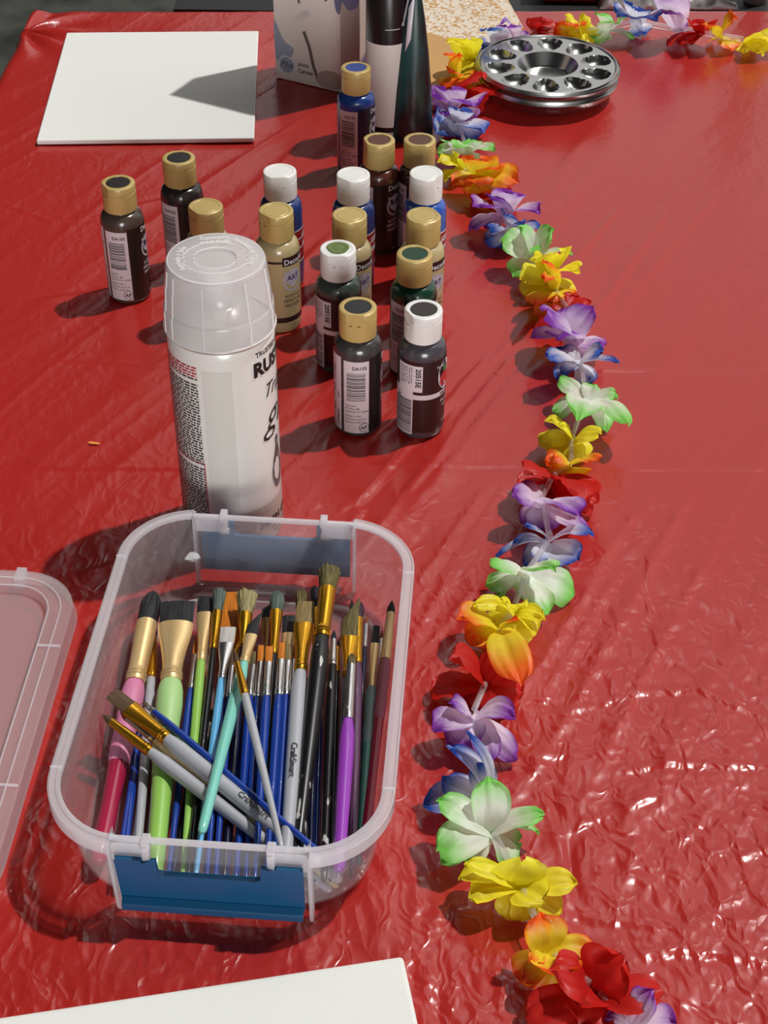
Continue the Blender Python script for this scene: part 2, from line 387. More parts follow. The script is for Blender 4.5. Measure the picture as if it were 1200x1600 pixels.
# ------------------------------------------------------------------ canvases
def slab(name, c0, ex, ey, lx, ly, th, m, r=.0012):
    """flat panel: corner c0 at front left, edge directions given by angle"""
    o = MB(); o.box((lx/2, ly/2, th/2), (lx/2, ly/2, th/2)); b = o.build(name, m, smooth=False)
    b.location = (c0.x, c0.y, 0.0010); b.rotation_euler = (0, 0, math.atan2(ex.y, ex.x)); bevel(b, r, 3); return b
p0 = gp(58, 228); p1 = gp(397, 224)
c = slab('canvas_panel', p0, p1-p0, None, .202, .249, .0045, M['canvas'])
tag(c, 'blank white canvas panel lying flat in the far left corner of the table', 'canvas')
e = (gp(630, 1494, .006)-gp(0, 1590, .006)); e.z = 0; e.normalize(); n = Vector((-e.y, e.x, 0))
p = gp(630, 1494, .006)-e*.36-n*.28
c = slab('canvas_panel', p, e, None, .36, .28, .006, M['canvas_weave'], .0022)
tag(c, 'blank white woven canvas cut off by the bottom edge, in front of the brush box', 'canvas')

# ------------------------------------------------------------------ paint bottles
BR_ = .0168; BH = .077; CH = .0215; CR = .0130
def bottle(cap_px, body_rgb, cap, insert=None, kind='deco', rot=0.0, capdir=200, label='', ink='white', tint_top=None, swirl=False, hgt=.0985):
    tp = gp(cap_px[0], cap_px[1], hgt)
    fac = math.atan2(-tp.x, tp.y)
    root = empty('paint_bottle', (tp.x, tp.y, .0003), fac)
    tag(root, label, 'paint bottle', 'bottles of craft paint on the red tablecloth')
    bm_ = mat('bottle_paint', lin(*body_rgb), .22, spec=.5, Coat_Weight=.3)
    b = MB(); b.lathe([(.0135, 0), (.0158, .0004), (.0166, .0018), (BR_, .0045), (BR_, .0655), (.0166, .0685), (.0159, .0715), (.0146, .0738), (.0126, .0752), (.0112, .0758), (.0108, .0775)], 56)
    b.build('bottle_body', bm_, root)
    cmat = M['gold_cap'] if cap == 'gold' else M['white_cap']
    cd_ = math.radians(capdir); dx, dy = math.sin(cd_), -math.cos(cd_)
    def flat(p):
        if p.z > .0905:
            q = p.x*dx+p.y*dy; lim = .0112
            if q > lim: return Vector((p.x-dx*(q-lim), p.y-dy*(q-lim), p.z))
        return p
    b = MB(); z0 = .0768
    prof = [(.0122, z0), (.0127, z0+.0004), (CR, z0+.002), (CR, .0918), (.01265, .0921), (.01265, .0926), (CR, .0929), (CR, .0972), (.0127, .0980), (.0119, .0984)]
    if insert: prof += [(.0098, .0985), (.0094, .0984), (.0092, .0976)]
    else: prof += [(.0100, .0984), (.0096, .0981), (.0092, .0983), (.0020, .0984)]
    b.lathe(prof, 56, fn=flat); cp = b.build('cap', cmat, root, 25)
    # thumb tab under the lid
    b = MB(); a = math.degrees(cd_)
    for s in (-1, 1): b.patch(CR+.0005, a-12*s-4, a-12*s+4, .0885, .0902)
    tb_ = b.build('thumb_tab', cmat, cp)
    if insert:
        im = mat('paint_disc', lin(*insert), .45, spec=.35); b = MB(); b.lathe([(.0093, .0977), (.0092, .0979), (.004, .0980), (.0005, .0980)], 40)
        b.build('colour_disc', im, cp)
    if swirl:
        im = mat('wet_green_paint', lin(92, 112, 45), .25); b = MB()
        b.lathe([(.0082, .0984), (.0078, .0990), (.0055, .0990), (.0045, .0987), (.003, .0991), (.0006, .0990)], 40, fn=lambda p: Vector((p.x*(1+.08*math.sin(3*math.atan2(p.y, p.x))), p.y, p.z)))
        b.build('paint_smear', im, cp)
    Rl = BR_+.00012; Rt = BR_+.00026
    tm = M['white_ink'] if ink == 'white' else M['ink']
    rnd = random.Random(int(cap_px[0]))
    if kind == 'deco':
        lb = MB(); lb.patch(Rl, -35+rot, 27+rot, .0035, .0640, zs=1); lb.patch(Rl, -105+rot, -43+rot, .0035, .0655)
        lab = lb.build('label', M['paper'], root)
        bc = MB(); z = .0545
        while z > .031:
            w = rnd.choice((.0003, .0005, .0008)); bc.patch(Rt, -27+rot, 18+rot, z-w, z); z -= w+rnd.choice((.0004, .0006, .0009))
        bc.build('barcode', M['ink'], lab)
        tx = MB(); wrap_text(tx, 'DA155', .0036, Rt, -14+rot, .0575, bold=.00008)
        for k, s in enumerate(('DecoArt', 'PO Box 386', 'Stanford, KY 40484 USA', 'Made in USA', 'Fabrique aux E.-U.', 'Hecho en EE.UU.')):
            wrap_text(tx, s, .0021, Rt, -30+rot, .0265-.0026*k-(.001 if k > 2 else 0))
        wrap_text(tx, 'AP', .0042, Rt, 6+rot, .0068, bold=.0001)
        ring = [];
        for q in range(24):
            a = 2*math.pi*q/24; ring.append(a)
        for q in range(24):
            a0, a1 = ring[q], ring[(q+1) % 24]; v = []
            for (a, rr) in ((a0, .0038), (a1, .0038), (a1, .0034), (a0, .0034)):
                ph = math.radians(15+rot)+rr*math.cos(a)/Rt; v.append((Rt*math.sin(ph), -Rt*math.cos(ph), .0083+rr*math.sin(a)))
            tx.add(v, [(0, 1, 2, 3)])
        for k in range(22): wrap_text(tx, rnd.choice(('mano', 'lavar', 'agua', 'wash', 'with', 'soap', 'dry')), .0030, Rt, rnd.choice((-95, -82, -68, -55))+rot, .058-.0025*k, vert=True)
        tx.build('label_text', M['ink'], lab)
        # front face of the label
        if ink != 'white':
            bmt = mat('label_band', lin(48, 26, 26), .4)
            for rr_, a0_, a1_, z0_, z1_ in ((Rl, 28, 150, .0615, .0635), (Rl, 28, 150, .0095, .0140), (Rt, 66, 130, .0590, .0665)):
                bd = MB(); bd.patch(rr_, a0_+rot, a1_+rot, z0_, z1_); bd.build('band', bmt, root)
        else:
            bd = MB(); bd.patch(Rl, 28+rot, 254+rot, .0030, .0660, seg=50); dk = tuple(int(c*.42) for c in body_rgb); bd.build('band', mat('label_film', lin(*dk), .35), root)
        tx = MB(); wm = M['white_ink']
        wrap_text(tx, 'DecoArt', .0062, Rt+.0001, 70+rot, .0602, bold=.0001); tx.build('brand_text', wm, root)
        lg = MB()                                   # round shield emblem
        def P(x, y, R=Rt): a = math.radians(95+rot)+x/R; return (R*math.sin(a), -R*math.cos(a), .046+y)
        v = [P(.0085*math.cos(2*math.pi*k/30), .0095*math.sin(2*math.pi*k/30)) for k in range(30)]+[P(.0070*math.cos(2*math.pi*k/30), .0080*math.sin(2*math.pi*k/30)) for k in range(30)]
        lg.add(v, [(k, (k+1) % 30, 30+(k+1) % 30, 30+k) for k in range(30)])
        sh = [(-.0075, .0085), (-.004, .0075), (0, .0085), (.004, .0075), (.0075, .0085), (.006, -.001), (.0, -.0065), (-.006, -.001)]
        lg.add([P(x, y, Rt+.00012) for x, y in sh]+[P(0, .002, Rt+.00012)], [(k, (k+1) % 8, 8) for k in range(8)]); e_ = lg.build('emblem', mat('emblem_silver', lin(178, 172, 182), .35), root)
        em = MB(); wrap_text(em, 'ART', .0058, Rt+.00035, 95+rot, .0465, bold=.0001, center=True); em.build('emblem_text', mat('emblem_violet', lin(70, 50, 100), .4), e_)
        tx = MB()
        for k, s in enumerate(('ACRYLIC', 'PEINTURE', 'PINTURA')): wrap_text(tx, s, .0038, Rt+.0001, 95+rot, .0315-.0042*k, center=True)
        wrap_text(tx, '2 fl. oz.', .0032, Rt+.0001, 85+rot, .0052)
        tx.build('front_text', tm, root)
    elif kind == 'barrel':
        fb = MB(); fb.patch(Rl, -150+rot, 170+rot, .0060, .0655, seg=70); fb.build('band', mat('label_film', lin(46, 28, 28), .35), root)
        lb = MB(); R2 = Rl+.0001
        lb.patch(R2, -62+rot, 3+rot, .0410, .0625); lb.patch(R2, -80+rot, -19+rot, .0040, .0420); lb.patch(R2, -20+rot, 75+rot, .0345, .0385)
        lab = lb.build('label', M['paper'], root); Rt = R2+.00012
        bc = MB(); z = .0335
        while z > .006:
            w = rnd.choice((.0003, .0006, .0009)); bc.patch(Rt, -72+rot, -22+rot, z-w, z); z -= w+rnd.choice((.0004, .0006, .0009))
        bc.build('barcode', M['ink'], lab)
        tx = MB(); wrap_text(tx, '20515E', .0052, Rt, -13+rot, .0605, vert=True, bold=.00015); wrap_text(tx, '20515E', .0036, Rt, 50+rot, .0352, bold=.0001)
        for k in range(6): wrap_text(tx, rnd.choice(('Wash with soap', 'Dry to touch 1hr', 'Laver au savon')), .0022, Rt, -55+6*k+rot, .0610, vert=True)
        wrap_text(tx, 'AP', .0045, Rt, -64+rot, .037, vert=True); tx.build('label_text', M['ink'], lab)
        def P(x, y, R): a = math.radians(68+rot)+x/R; return (R*math.sin(a), -R*math.cos(a), .050+y)
        lg = MB(); q = [(math.cos(2*math.pi*k/28)*.0075, math.sin(2*math.pi*k/28)*.0105+(.003 if k % 28 < 14 else 0)) for k in range(28)]
        lg.add([P(x, y, Rt) for x, y in q], [tuple(range(28))]); e_ = lg.build('emblem', M['white_ink'], root)
        lg = MB(); lg.add([P(x*.8, y*.5-.003, Rt+.0002) for x, y in q], [tuple(range(28))]); lg.build('emblem_red', M['red_ink'], e_)
        lg = MB(); lg.add([P(x*.4, y*.25+.006, Rt+.0002) for x, y in q], [tuple(range(28))]); lg.build('emblem_leaf', mat('leaf_green', lin(60, 110, 60), .5), e_)
        tx = MB(); wrap_text(tx, 'PLAID', .0030, Rt, 38+rot, .0585); wrap_text(tx, 'Acrylic', .0040, Rt, 52+rot, .029); wrap_text(tx, 'Craft', .0036, Rt, 60+rot, .0245); wrap_text(tx, '2 FL OZ', .0034, Rt, 60+rot, .011)
        tx.build('front_text', M['white_ink'], root)
    else:                                           # red and blue craft label
        fb = MB(); fb.patch(Rl, -150+rot, 170+rot, .0240, .0520, seg=70); fb.build('band', mat('label_red', lin(150, 34, 42), .35), root)
        st = MB()
        for z in (.052, .044, .036, .024): st.patch(Rl+.0001, -150+rot, 170+rot, z-.0006, z+.0006, seg=70)
        st.build('stripe', M['white_ink'], root)
        lb = MB(); lb.patch(Rl+.0002, -75+rot, -25+rot, .005, .058); lab = lb.build('label', M['paper'], root)
        bc = MB(); z = .030
        while z > .010:
            w = rnd.choice((.0003, .0006, .0009)); bc.patch(Rl+.0003, -68+rot, -32+rot, z-w, z); z -= w+rnd.choice((.0004, .0006, .0009))
        bc.build('barcode', M['ink'], lab)
        tx = MB(); wrap_text(tx, 'craft', .0066, Rl+.0003, 62+rot, .0452, bold=.0001); wrap_text(tx, 'paint', .0060, Rl+.0003, 66+rot, .0372, bold=.0001); tx.build('front_text', M['white_ink'], root)
    return root
TAN = (178, 160, 118)
bottle((184, 285), (74, 62, 54), 'gold', (36, 28, 27), 'deco', -20, -70, 'dark brown paint bottle with gold cap standing alone, leftmost of all the bottles')
bottle((279, 246), (48, 42, 42), 'gold', (32, 28, 30), 'deco', -42, 180, 'black paint bottle with gold cap just below the far canvas, second from the left')
bottle((321, 322), TAN, 'gold', None, 'deco', -55, -60, 'tan paint bottle with plain gold cap half hidden behind the spray can', 'dark')
bottle((437, 267), (42, 62, 118), 'white', None, 'craft', 0, 0, 'blue paint bottle with white cap, leftmost of the three blue ones with white caps')
bottle((552, 272), (40, 58, 112), 'white', None, 'craft', -10, -40, 'blue paint bottle with white cap, middle of the three blue ones with white caps')
bottle((666, 270), (44, 84, 170), 'white', None, 'craft', -10, 60, 'bright blue paint bottle with blue streaks on its white cap, beside the lei')
bottle((556, 105), (34, 66, 138), 'gold', (54, 74, 140), 'deco', -22, 150, 'blue paint bottle with blue disc in its gold cap, farthest back by the pale carton')
bottle((592, 218), (92, 48, 34), 'gold', (92, 56, 40), 'deco', -42, -75, 'reddish brown paint bottle with brown disc in its gold cap, before the blue one')
bottle((656, 218), (58, 36, 32), 'gold', (92, 56, 40), 'deco', -62, 0, 'dark brown paint bottle with brown disc in gold cap, beside the purple lei flower')
bottle((431, 328), TAN, 'gold', None, 'deco', -55, -50, 'tan paint bottle with plain gold cap right beside the spray can', 'dark')
bottle((546, 335), TAN, 'gold', None, 'deco', -55, 180, 'tan paint bottle with plain gold cap behind the green smeared white cap', 'dark')
bottle((662, 336), TAN, 'gold', None, 'deco', -55, 120, 'tan paint bottle with plain gold cap, rightmost of the tan ones', 'dark')
bottle((528, 388), (64, 74, 68), 'white', None, 'barrel', -22, 0, 'grey green paint bottle with green paint smeared on its white cap', swirl=True)
bottle((648, 396), (24, 62, 46), 'gold', (24, 62, 42), 'deco', -38, 150, 'dark green paint bottle with green disc in its gold cap')
bottle((559, 479), (62, 60, 60), 'gold', (36, 36, 38), 'deco', 0, -8, 'charcoal paint bottle with gold cap and white barcode label, nearest row on the left')
bottle((662, 483), (70, 66, 72), 'white', (50, 42, 40), 'barrel', 0, -60, 'charcoal paint bottle with dark disc in its white cap, nearest row on the right')

# ------------------------------------------------------------------ spray can
cb = gp(366, 815); CRD = .0323
can = empty('spray_can', (cb.x, cb.y, .0002), math.atan2(-cb.x, cb.y))
tag(can, 'tall white clear gloss spray can with frosted cap standing behind the brush box', 'spray can')
b = MB(); b.lathe([(.029, .002), (.0305, .0), (.0318, .0006), (.0322, .003), (CRD, .006), (CRD, .149), (.0320, .1515), (.0312, .1535)], 72)
b.build('can_body', mat('can_paint', lin(226, 222, 216), .28, spec=.5, Coat_Weight=.3), can)
b = MB(); b.lathe([(.0312, .1535), (.0318, .155), (.0310, .1565), (.028, .158), (.022, .166), (.014, .171), (.012, .172), (.012, .174), (.001, .174)], 60); dome = b.build('can_dome', mat('dome_metal', lin(205, 200, 190), .3, .6), can)
b = MB(); b.lathe([(.0065, .172), (.0085, .1735), (.0085, .182), (.0075, .1875), (.004, .189), (.001, .189)], 32); b.build('nozzle', M['white_cap'], can)
# frosted over-cap
b = MB(); b.lathe([(.0322, .1565), (.0330, .1567), (.0330, .158), (.0327, .1705), (.0324, .1714), (.0318, .1722), (.0306, .1862), (.0302, .1872), (.0290, .1985), (.0278, .2000), (.0262, .2004), (.0130, .1998), (.0120, .1985), (.0010, .1985)], 72, cap0=False)
oc = b.build('over_cap', M['cap'], can, 30); m_ = oc.modifiers.new('wall', 'SOLIDIFY'); m_.thickness = .0009; m_.offset = -1
for a in (-75, -58, -18, 32, 70, 110, 150, 200, 240):
    rb = MB(); a_ = math.radians(a); pts = [(r*math.sin(a_), -r*math.cos(a_), z) for r, z in ((.0331, .1575), (.0328, .170), (.0320, .1722), (.0308, .1862), (.0303, .188), (.0293, .197))]
    rb.tube(pts, .00045, 6); rb.build('cap_rib', M['cap_rib'], oc)
rb = MB()
for R0, z in ((.0190, .2003), (.0128, .2001)):
    rb.tube([(R0*math.sin(2*math.pi*k/40)*(1+.05*math.sin(3*k)), -R0*.92*math.cos(2*math.pi*k/40), z) for k in range(41)], .00035, 6)
rb.tube([(.0331*math.sin(2*math.pi*k/60), -.0331*math.cos(2*math.pi*k/60), .1570) for k in range(61)], .0006, 6)
rb.tube([(.0279*math.sin(2*math.pi*k/60), -.0279*math.cos(2*math.pi*k/60), .1998) for k in range(61)], .0005, 6)
v, f = text_shape('Squeeze', .0052, .00025); w = max(p.x for p in v); rb.add([(p.x-w/2, .0205+p.y, .2008) for p in v], f)
v, f = text_shape('and Pull', .0052, .00025); w = max(p.x for p in v); rb.add([(p.x-w/2, .0155+p.y, .2008) for p in v], f)
def arc_text(s, a0, r0):
    v, f = text_shape(s, .0048, .00025); rb.add([((r0+p.y)*math.cos(math.radians(a0)-p.x/r0), (r0+p.y)*math.sin(math.radians(a0)-p.x/r0), .2007) for p in v], f)
arc_text('Apriete y Jale', 215, .0205); arc_text('Pressez et Tirez', 60, .0205)
rb.build('cap_embossing', M['cap_rib'], oc)
Rc = CRD+.00015; Rk = CRD+.0004
# greige bands at the foot, fine print, headline
b = MB(); b.patch(Rc, -27, 150, .0030, .0150, seg=60); b.build('label_band', mat('label_beige', lin(188, 178, 168), .35), can)
b = MB(); b.patch(Rc, -22, 150, .0185, .0330, seg=60); b.build('label_band', mat('label_greige', lin(196, 192, 180), .35), can)
b = MB(); b.patch(Rc+.00005, -22, 25, .0150, .0190, seg=20); b.build('label_band', mat('label_taupe', lin(146, 136, 124), .35), can)
b = MB(); b.patch(Rc, -24, 8, .0330, .1420, seg=14); b.build('label_strip', mat('label_grey', lin(212, 209, 202), .25), can)
fp = MB(); rd = MB(); rnd = random.Random(4); z = .1440; row = 0
while z > .006:
    a = -104
    while a < -29.5:
        wd = rnd.uniform(2.5, 8); e_ = min(a+wd, -29)
        if row not in (5, 36): (rd if row < 4 else fp).patch(Rk, a, e_, z-.0010, z, seg=2)
        a = e_+rnd.uniform(.9, 1.5)
    z -= .00205; row += 1
fp.build('fine_print', mat('print_grey', lin(62, 60, 62), .5), can); rd.build('warning_print', M['red_ink'], can)
b = MB(); b.patch(Rk, -29, -28, .004, .0724); b.patch(Rk, -104, -28, .0718, .0724); b.build('label_frame', M['red_ink'], can)
b = MB(); wrap_text(b, 'RUST-OLEUM', .0132, Rk, 32, .1335, bold=.0006, cuts=2); wrap_text(b, 'TRUSTED QUALITY', .0046, Rk, 36, .1465, bold=.0001, cuts=1)
wrap_text(b, 'HIGH GLOSS', .0080, Rk, 31, .0150, bold=.0002, cuts=1); wrap_text(b, 'Ideal for crafts', .0036, Rk, 47, .0105)
wrap_text(b, 'Protection haute brillance', .0034, Rk, 52, .0062); wrap_text(b, 'Barniz de alto brillo', .0030, Rk, 60, .0028); b.build('headline_text', M['ink'], can)
b = MB(); wrap_text(b, 'Triple Thick', .0135, Rk, 43, .1145, shear=.45, cuts=2); wrap_text(b, 'glaze', .031, Rk, 43, .0890, shear=.4, cuts=3, bold=-.0002); b.build('script_text', M['ink'], can)
b = MB()
prof = [(.0015, .0800), (.0020, .078), (.0018, .074), (.0022, .071), (.0048, .064), (.0068, .056), (.0065, .049), (.0045, .043), (.0020, .040)]
v = []
for hw, z in prof:
    for s in (-1, 1): a = math.radians(66)+s*hw/Rk; v.append((Rk*math.sin(a), -Rk*math.cos(a), z))
b.add(v, [(2*i, 2*i+1, 2*i+3, 2*i+2) for i in range(len(prof)-1)]); b.build('vase_picture', noisy(mat('vase_grey', lin(70, 72, 74), .4), lin(130, 132, 132), 90), can)

# ------------------------------------------------------------------ storage box
BX, BY, BRZ = -.0745, .5695, math.radians(-3.7)
tub = empty('storage_box', (BX, BY, .0002), BRZ)
tag(tub, 'clear frosted plastic storage box with two blue latches, open and filled with brushes', 'storage box')
HX, HY = .0870, .1255; TH = .058
def tubring(k, z, r, cut=0.0): return rrect(k[0], k[1], r, z, 10)
b = MB()
rings = [rrect(.066, .104, .030, .0022, 10), rrect(.0735, .1115, .0345, .0026, 10), rrect(.0765, .1145, .036, .005, 10), rrect(.0780, .1160, .037, .010, 10), rrect(.0815, .1200, .038, TH-.001, 10)]
b.loft(rings, True, False); w = b.build('wall', M['tub'], tub, 50); m_ = w.modifiers.new('wall', 'SOLIDIFY'); m_.thickness = .0012; m_.offset = 0
b = MB(); b.loft([rrect(.0675, .1055, .031, .0012, 10), rrect(.0675, .1055, .031, .0042, 10), rrect(.0655, .1035, .030, .0042, 10), rrect(.0655, .1035, .030, .0012, 10)], False, False); b.build('foot_ring', M['tub_rib'], tub)
# rim: profile swept round the box, open at the two latch bays
def rim(side):
    path = []
    n = 12
    hx, hy, r = .0815, .1200, .038
    pts = [Vector((.0485*side, -hy, 0))]
    cx, cy = side*(hx-r), -(hy-r)
    for k in range(n+1):
        a = math.radians(-90+90*k/n); pts.append(Vector((cx+side*r*math.cos(a), cy+r*math.sin(a), 0)))
    cy = hy-r
    for k in range(n+1):
        a = math.radians(90*k/n); pts.append(Vector((cx+side*r*math.cos(a), cy+r*math.sin(a), 0)))
    pts.append(Vector((.0485*side, hy, 0)))
    prof = [(-.0006, TH-.0022), (-.0006, TH), (.0018, TH+.0002), (.0022, TH-.0008), (.0046, TH-.0008), (.0052, TH+.0002), (.0060, TH-.0004), (.0062, TH-.0075), (.0054, TH-.0075), (.0050, TH-.0022)]
    rings = []
    for i, p in enumerate(pts):
        d = (pts[min(i+1, len(pts)-1)]-pts[max(i-1, 0)]).normalized(); nn = Vector((d.y, -d.x, 0))*side
        rings.append([p+nn*o_+Vector((0, 0, z)) for o_, z in prof])
    b = MB(); b.loft(rings, True, True); return b.build('rim', M['tub_rim'], tub, 40)
rim(-1); rim(1)
for s in (-1, 1):                                   # thin straight lips above the latches
    b = MB(); b.box((0, s*.1206, TH-.0010), (.0485, .0011, .0013)); b.box((.0385, s*.1226, TH-.0080), (.0095, .0009, .0060)); b.box((-.0385, s*.1226, TH-.0080), (.0095, .0009, .0060)); b.build('latch_lip', M['tub_rib'], tub, smooth=False)
    for q in (-1, 1):
        b = MB(); v = []
        for (o_, z) in ((.0, TH-.001), (.0052, TH-.001), (.0052, TH-.009), (.0030, .004), (.0014, -.0001), (-.0035, .005)):
            for dx in (-.0009, .0009): v.append((q*.0490+dx, s*(.1200+o_), z))
        nn = 6; b.add(v, [tuple(2*i for i in range(nn)), tuple(2*i+1 for i in reversed(range(nn)))]+[(2*i, 2*i+1, 2*((i+1) % nn)+1, 2*((i+1) % nn)) for i in range(nn)])
        b.build('rib', M['tub_rib'], tub, smooth=False)
    for q in (-1, 1):
        b = MB(); b.box((q*.0305, s*.1218, TH-.0010), (.0022, .0030, .0034)); b.box((q*.0305, s*.1248, TH-.0080), (.0020, .0014, .0070)); b.box((q*.0312, s*.1246, TH-.0145), (.0032, .0018, .0022)); bevel(b.build('hinge_clip', M['tub_rib'], tub, smooth=False), .0006)
    # latch: a U shaped plate leaning on the end wall
    lt = MB(); ytop, ybot = .1256, .1222
    def Lp(x, z, o_): k = (z-.010)/.042; return (x, s*(ybot+(ytop-ybot)*k+o_), z)
    outl = [(-.0455, .0125), (.0455, .0125), (.0455, .0495), (.0330, .0495), (.0330, .0470), (.0260, .0495), (.0258, .0395), (.0225, .0385), (-.0225, .0385), (-.0258, .0395), (-.0260, .0495), (-.0330, .0470), (-.0330, .0495), (-.0455, .0495)]
    nn = len(outl); v = [Lp(x, z, .0) for x, z in outl]+[Lp(x, z, .0024) for x, z in outl]
    F0 = [(0, 1, 2, 3, 4, 5, 6, 7), (0, 7, 8), (0, 8, 9, 10, 11, 12, 13)]
    lt.add(v, F0+[tuple(i+nn for i in reversed(q)) for q in F0]+[(i, (i+1) % nn, (i+1) % nn+nn, i+nn) for i in range(nn)])
    lt.add([Lp(x, z, o_) for x in (-.0455, .0455) for z, o_ in ((.0175, .0024), (.0145, .0062), (.0105, .0070), (.0090, .0052), (.0125, .0))],
           [(0, 1, 6, 5), (1, 2, 7, 6), (2, 3, 8, 7), (3, 4, 9, 8), (4, 0, 5, 9), (0, 4, 3, 2, 1), (5, 6, 7, 8, 9)])
    bevel(lt.build('latch', M['latch'], tub, smooth=False), .0005)
    # small foot tab
    b = MB(); b.tube([(-.0125, s*.1135, .0030), (-.0122, s*.1185, .0022), (-.0100, s*.1208, .0022), (.0100, s*.1208, .0022), (.0122, s*.1185, .0022), (.0125, s*.1135, .0030)], .0011, 8); b.box((0, s*.1165, .0022), (.0115, .0040, .0005)); b.build('foot_tab', M['tub_rib'], tub)
for sx in (-1, 1):
    for sy in (-1, 1):
        b = MB(); b.box((sx*.0845, sy*.080, TH-.0010), (.0030, .0005, .0014)); b.build('rim_web', M['tub_rib'], tub, smooth=False)

# lid lying upside up to the left
lp = gp(118, 950, .011)
lid = empty('box_lid', (-.2785, .5680, .0002), math.radians(-2.4))
tag(lid, 'frosted plastic lid of the storage box lying flat, cut off by the left edge', 'lid')
b = MB(); b.loft([rrect(.0865, .1250, .036, .0, 10), rrect(.0880, .1265, .037, .001, 10), rrect(.0865, .1250, .036, .0115, 10), rrect(.0855, .1240, .036, .0125, 10), rrect(.0720, .1105, .024, .0125, 10), rrect(.0705, .1090, .023, .0115, 10), rrect(.0700, .1085, .023, .0075, 10), rrect(.03, .05, .012, .0075, 10)], False, True)
o = b.build('lid_panel', M['lid'], lid, 30); m_ = o.modifiers.new('wall', 'SOLIDIFY'); m_.thickness = .001; m_.offset = -1
b = MB()
for k, (q) in enumerate((rrect(.0795, .1175, .030, .0128, 10), rrect(.0722, .1107, .024, .0127, 10))): b.tube(q+[q[0]], .0005, 6, caps=False)
for sx in (-1, 1):
    for y in (-.045, .06): b.box((sx*.0790, y, .0130), (.0070, .0006, .0006))
b.box((.048, .1200, .0105), (.003, .0055, .0035)); b.box((-.048, .1200, .0105), (.003, .0055, .0035))
b.build('lid_ridge', M['tub_rib'], lid, 40)

# ------------------------------------------------------------------ paintbrushes
BM = {
 'gold': mat('ferrule_brass', lin(205, 150, 40), .22, .9), 'pale': mat('ferrule_champagne', lin(222, 190, 135), .35, .55), 'silver': mat('ferrule_nickel', lin(205, 203, 202), .2, .95),
 'bronze': mat('ferrule_bronze', lin(150, 110, 70), .35, .7)}
HC = {'blue': (22, 58, 148), 'crimson': (158, 22, 62), 'white': (172, 174, 180), 'green': (150, 200, 92), 'black': (24, 22, 24), 'sky': (100, 178, 226), 'mint': (126, 204, 188),
      'violet': (150, 62, 178), 'plum': (88, 52, 82), 'teal': (62, 118, 104), 'navy': (20, 22, 50), 'red': (150, 22, 46), 'cream': (222, 198, 150), 'silverpaint': (176, 174, 172)}
GC = {'pink': (205, 122, 158), 'palegreen': (168, 208, 136), 'greyteal': (100, 122, 116), 'mauve': (150, 72, 90)}
HM = {k: mat('handle_'+k, lin(*v), .22, Coat_Weight=.4) for k, v in HC.items()}
HM['speckle'] = noisy(mat('handle_paint_spattered', lin(22, 20, 22), .3), lin(190, 188, 185), 190, .66, .69, detail=3, stretch=(.35, 1, 1))
HM['dirty'] = noisy(mat('handle_half_bare', lin(212, 188, 140), .45), lin(40, 34, 34), 55, .52, .58, stretch=(.4, 1, 1))
GM = {k: mat('grip_'+k, lin(*v), .45) for k, v in GC.items()}
def brm(name, a, b): return noisy(mat(name, lin(*a), .6, spec=.25), lin(*b), 60, .3, .7, stretch=(1, 14, 14), bump=.0004)
RM = {'black': brm('bristle_black', (26, 25, 27), (48, 48, 50)), 'brown': brm('bristle_brown', (66, 48, 34), (96, 74, 52)), 'orange': brm('bristle_orange', (214, 128, 32), (176, 98, 26)),
      'ochre': brm('bristle_ochre', (176, 122, 30), (130, 84, 18)), 'blonde': brm('bristle_blonde', (176, 160, 108), (108, 104, 76)), 'teal': brm('bristle_teal', (62, 76, 70), (100, 112, 102)),
      'white': brm('bristle_white', (200, 196, 192), (176, 170, 168)), 'tan': brm('bristle_tan', (150, 128, 80), (112, 96, 62)), 'olive': brm('bristle_olive', (120, 108, 62), (58, 54, 36)),
      'rust': brm('bristle_rust', (150, 78, 50), (110, 52, 36)), 'plum': brm('bristle_plum', (66, 42, 58), (50, 32, 44))}
NB = 28
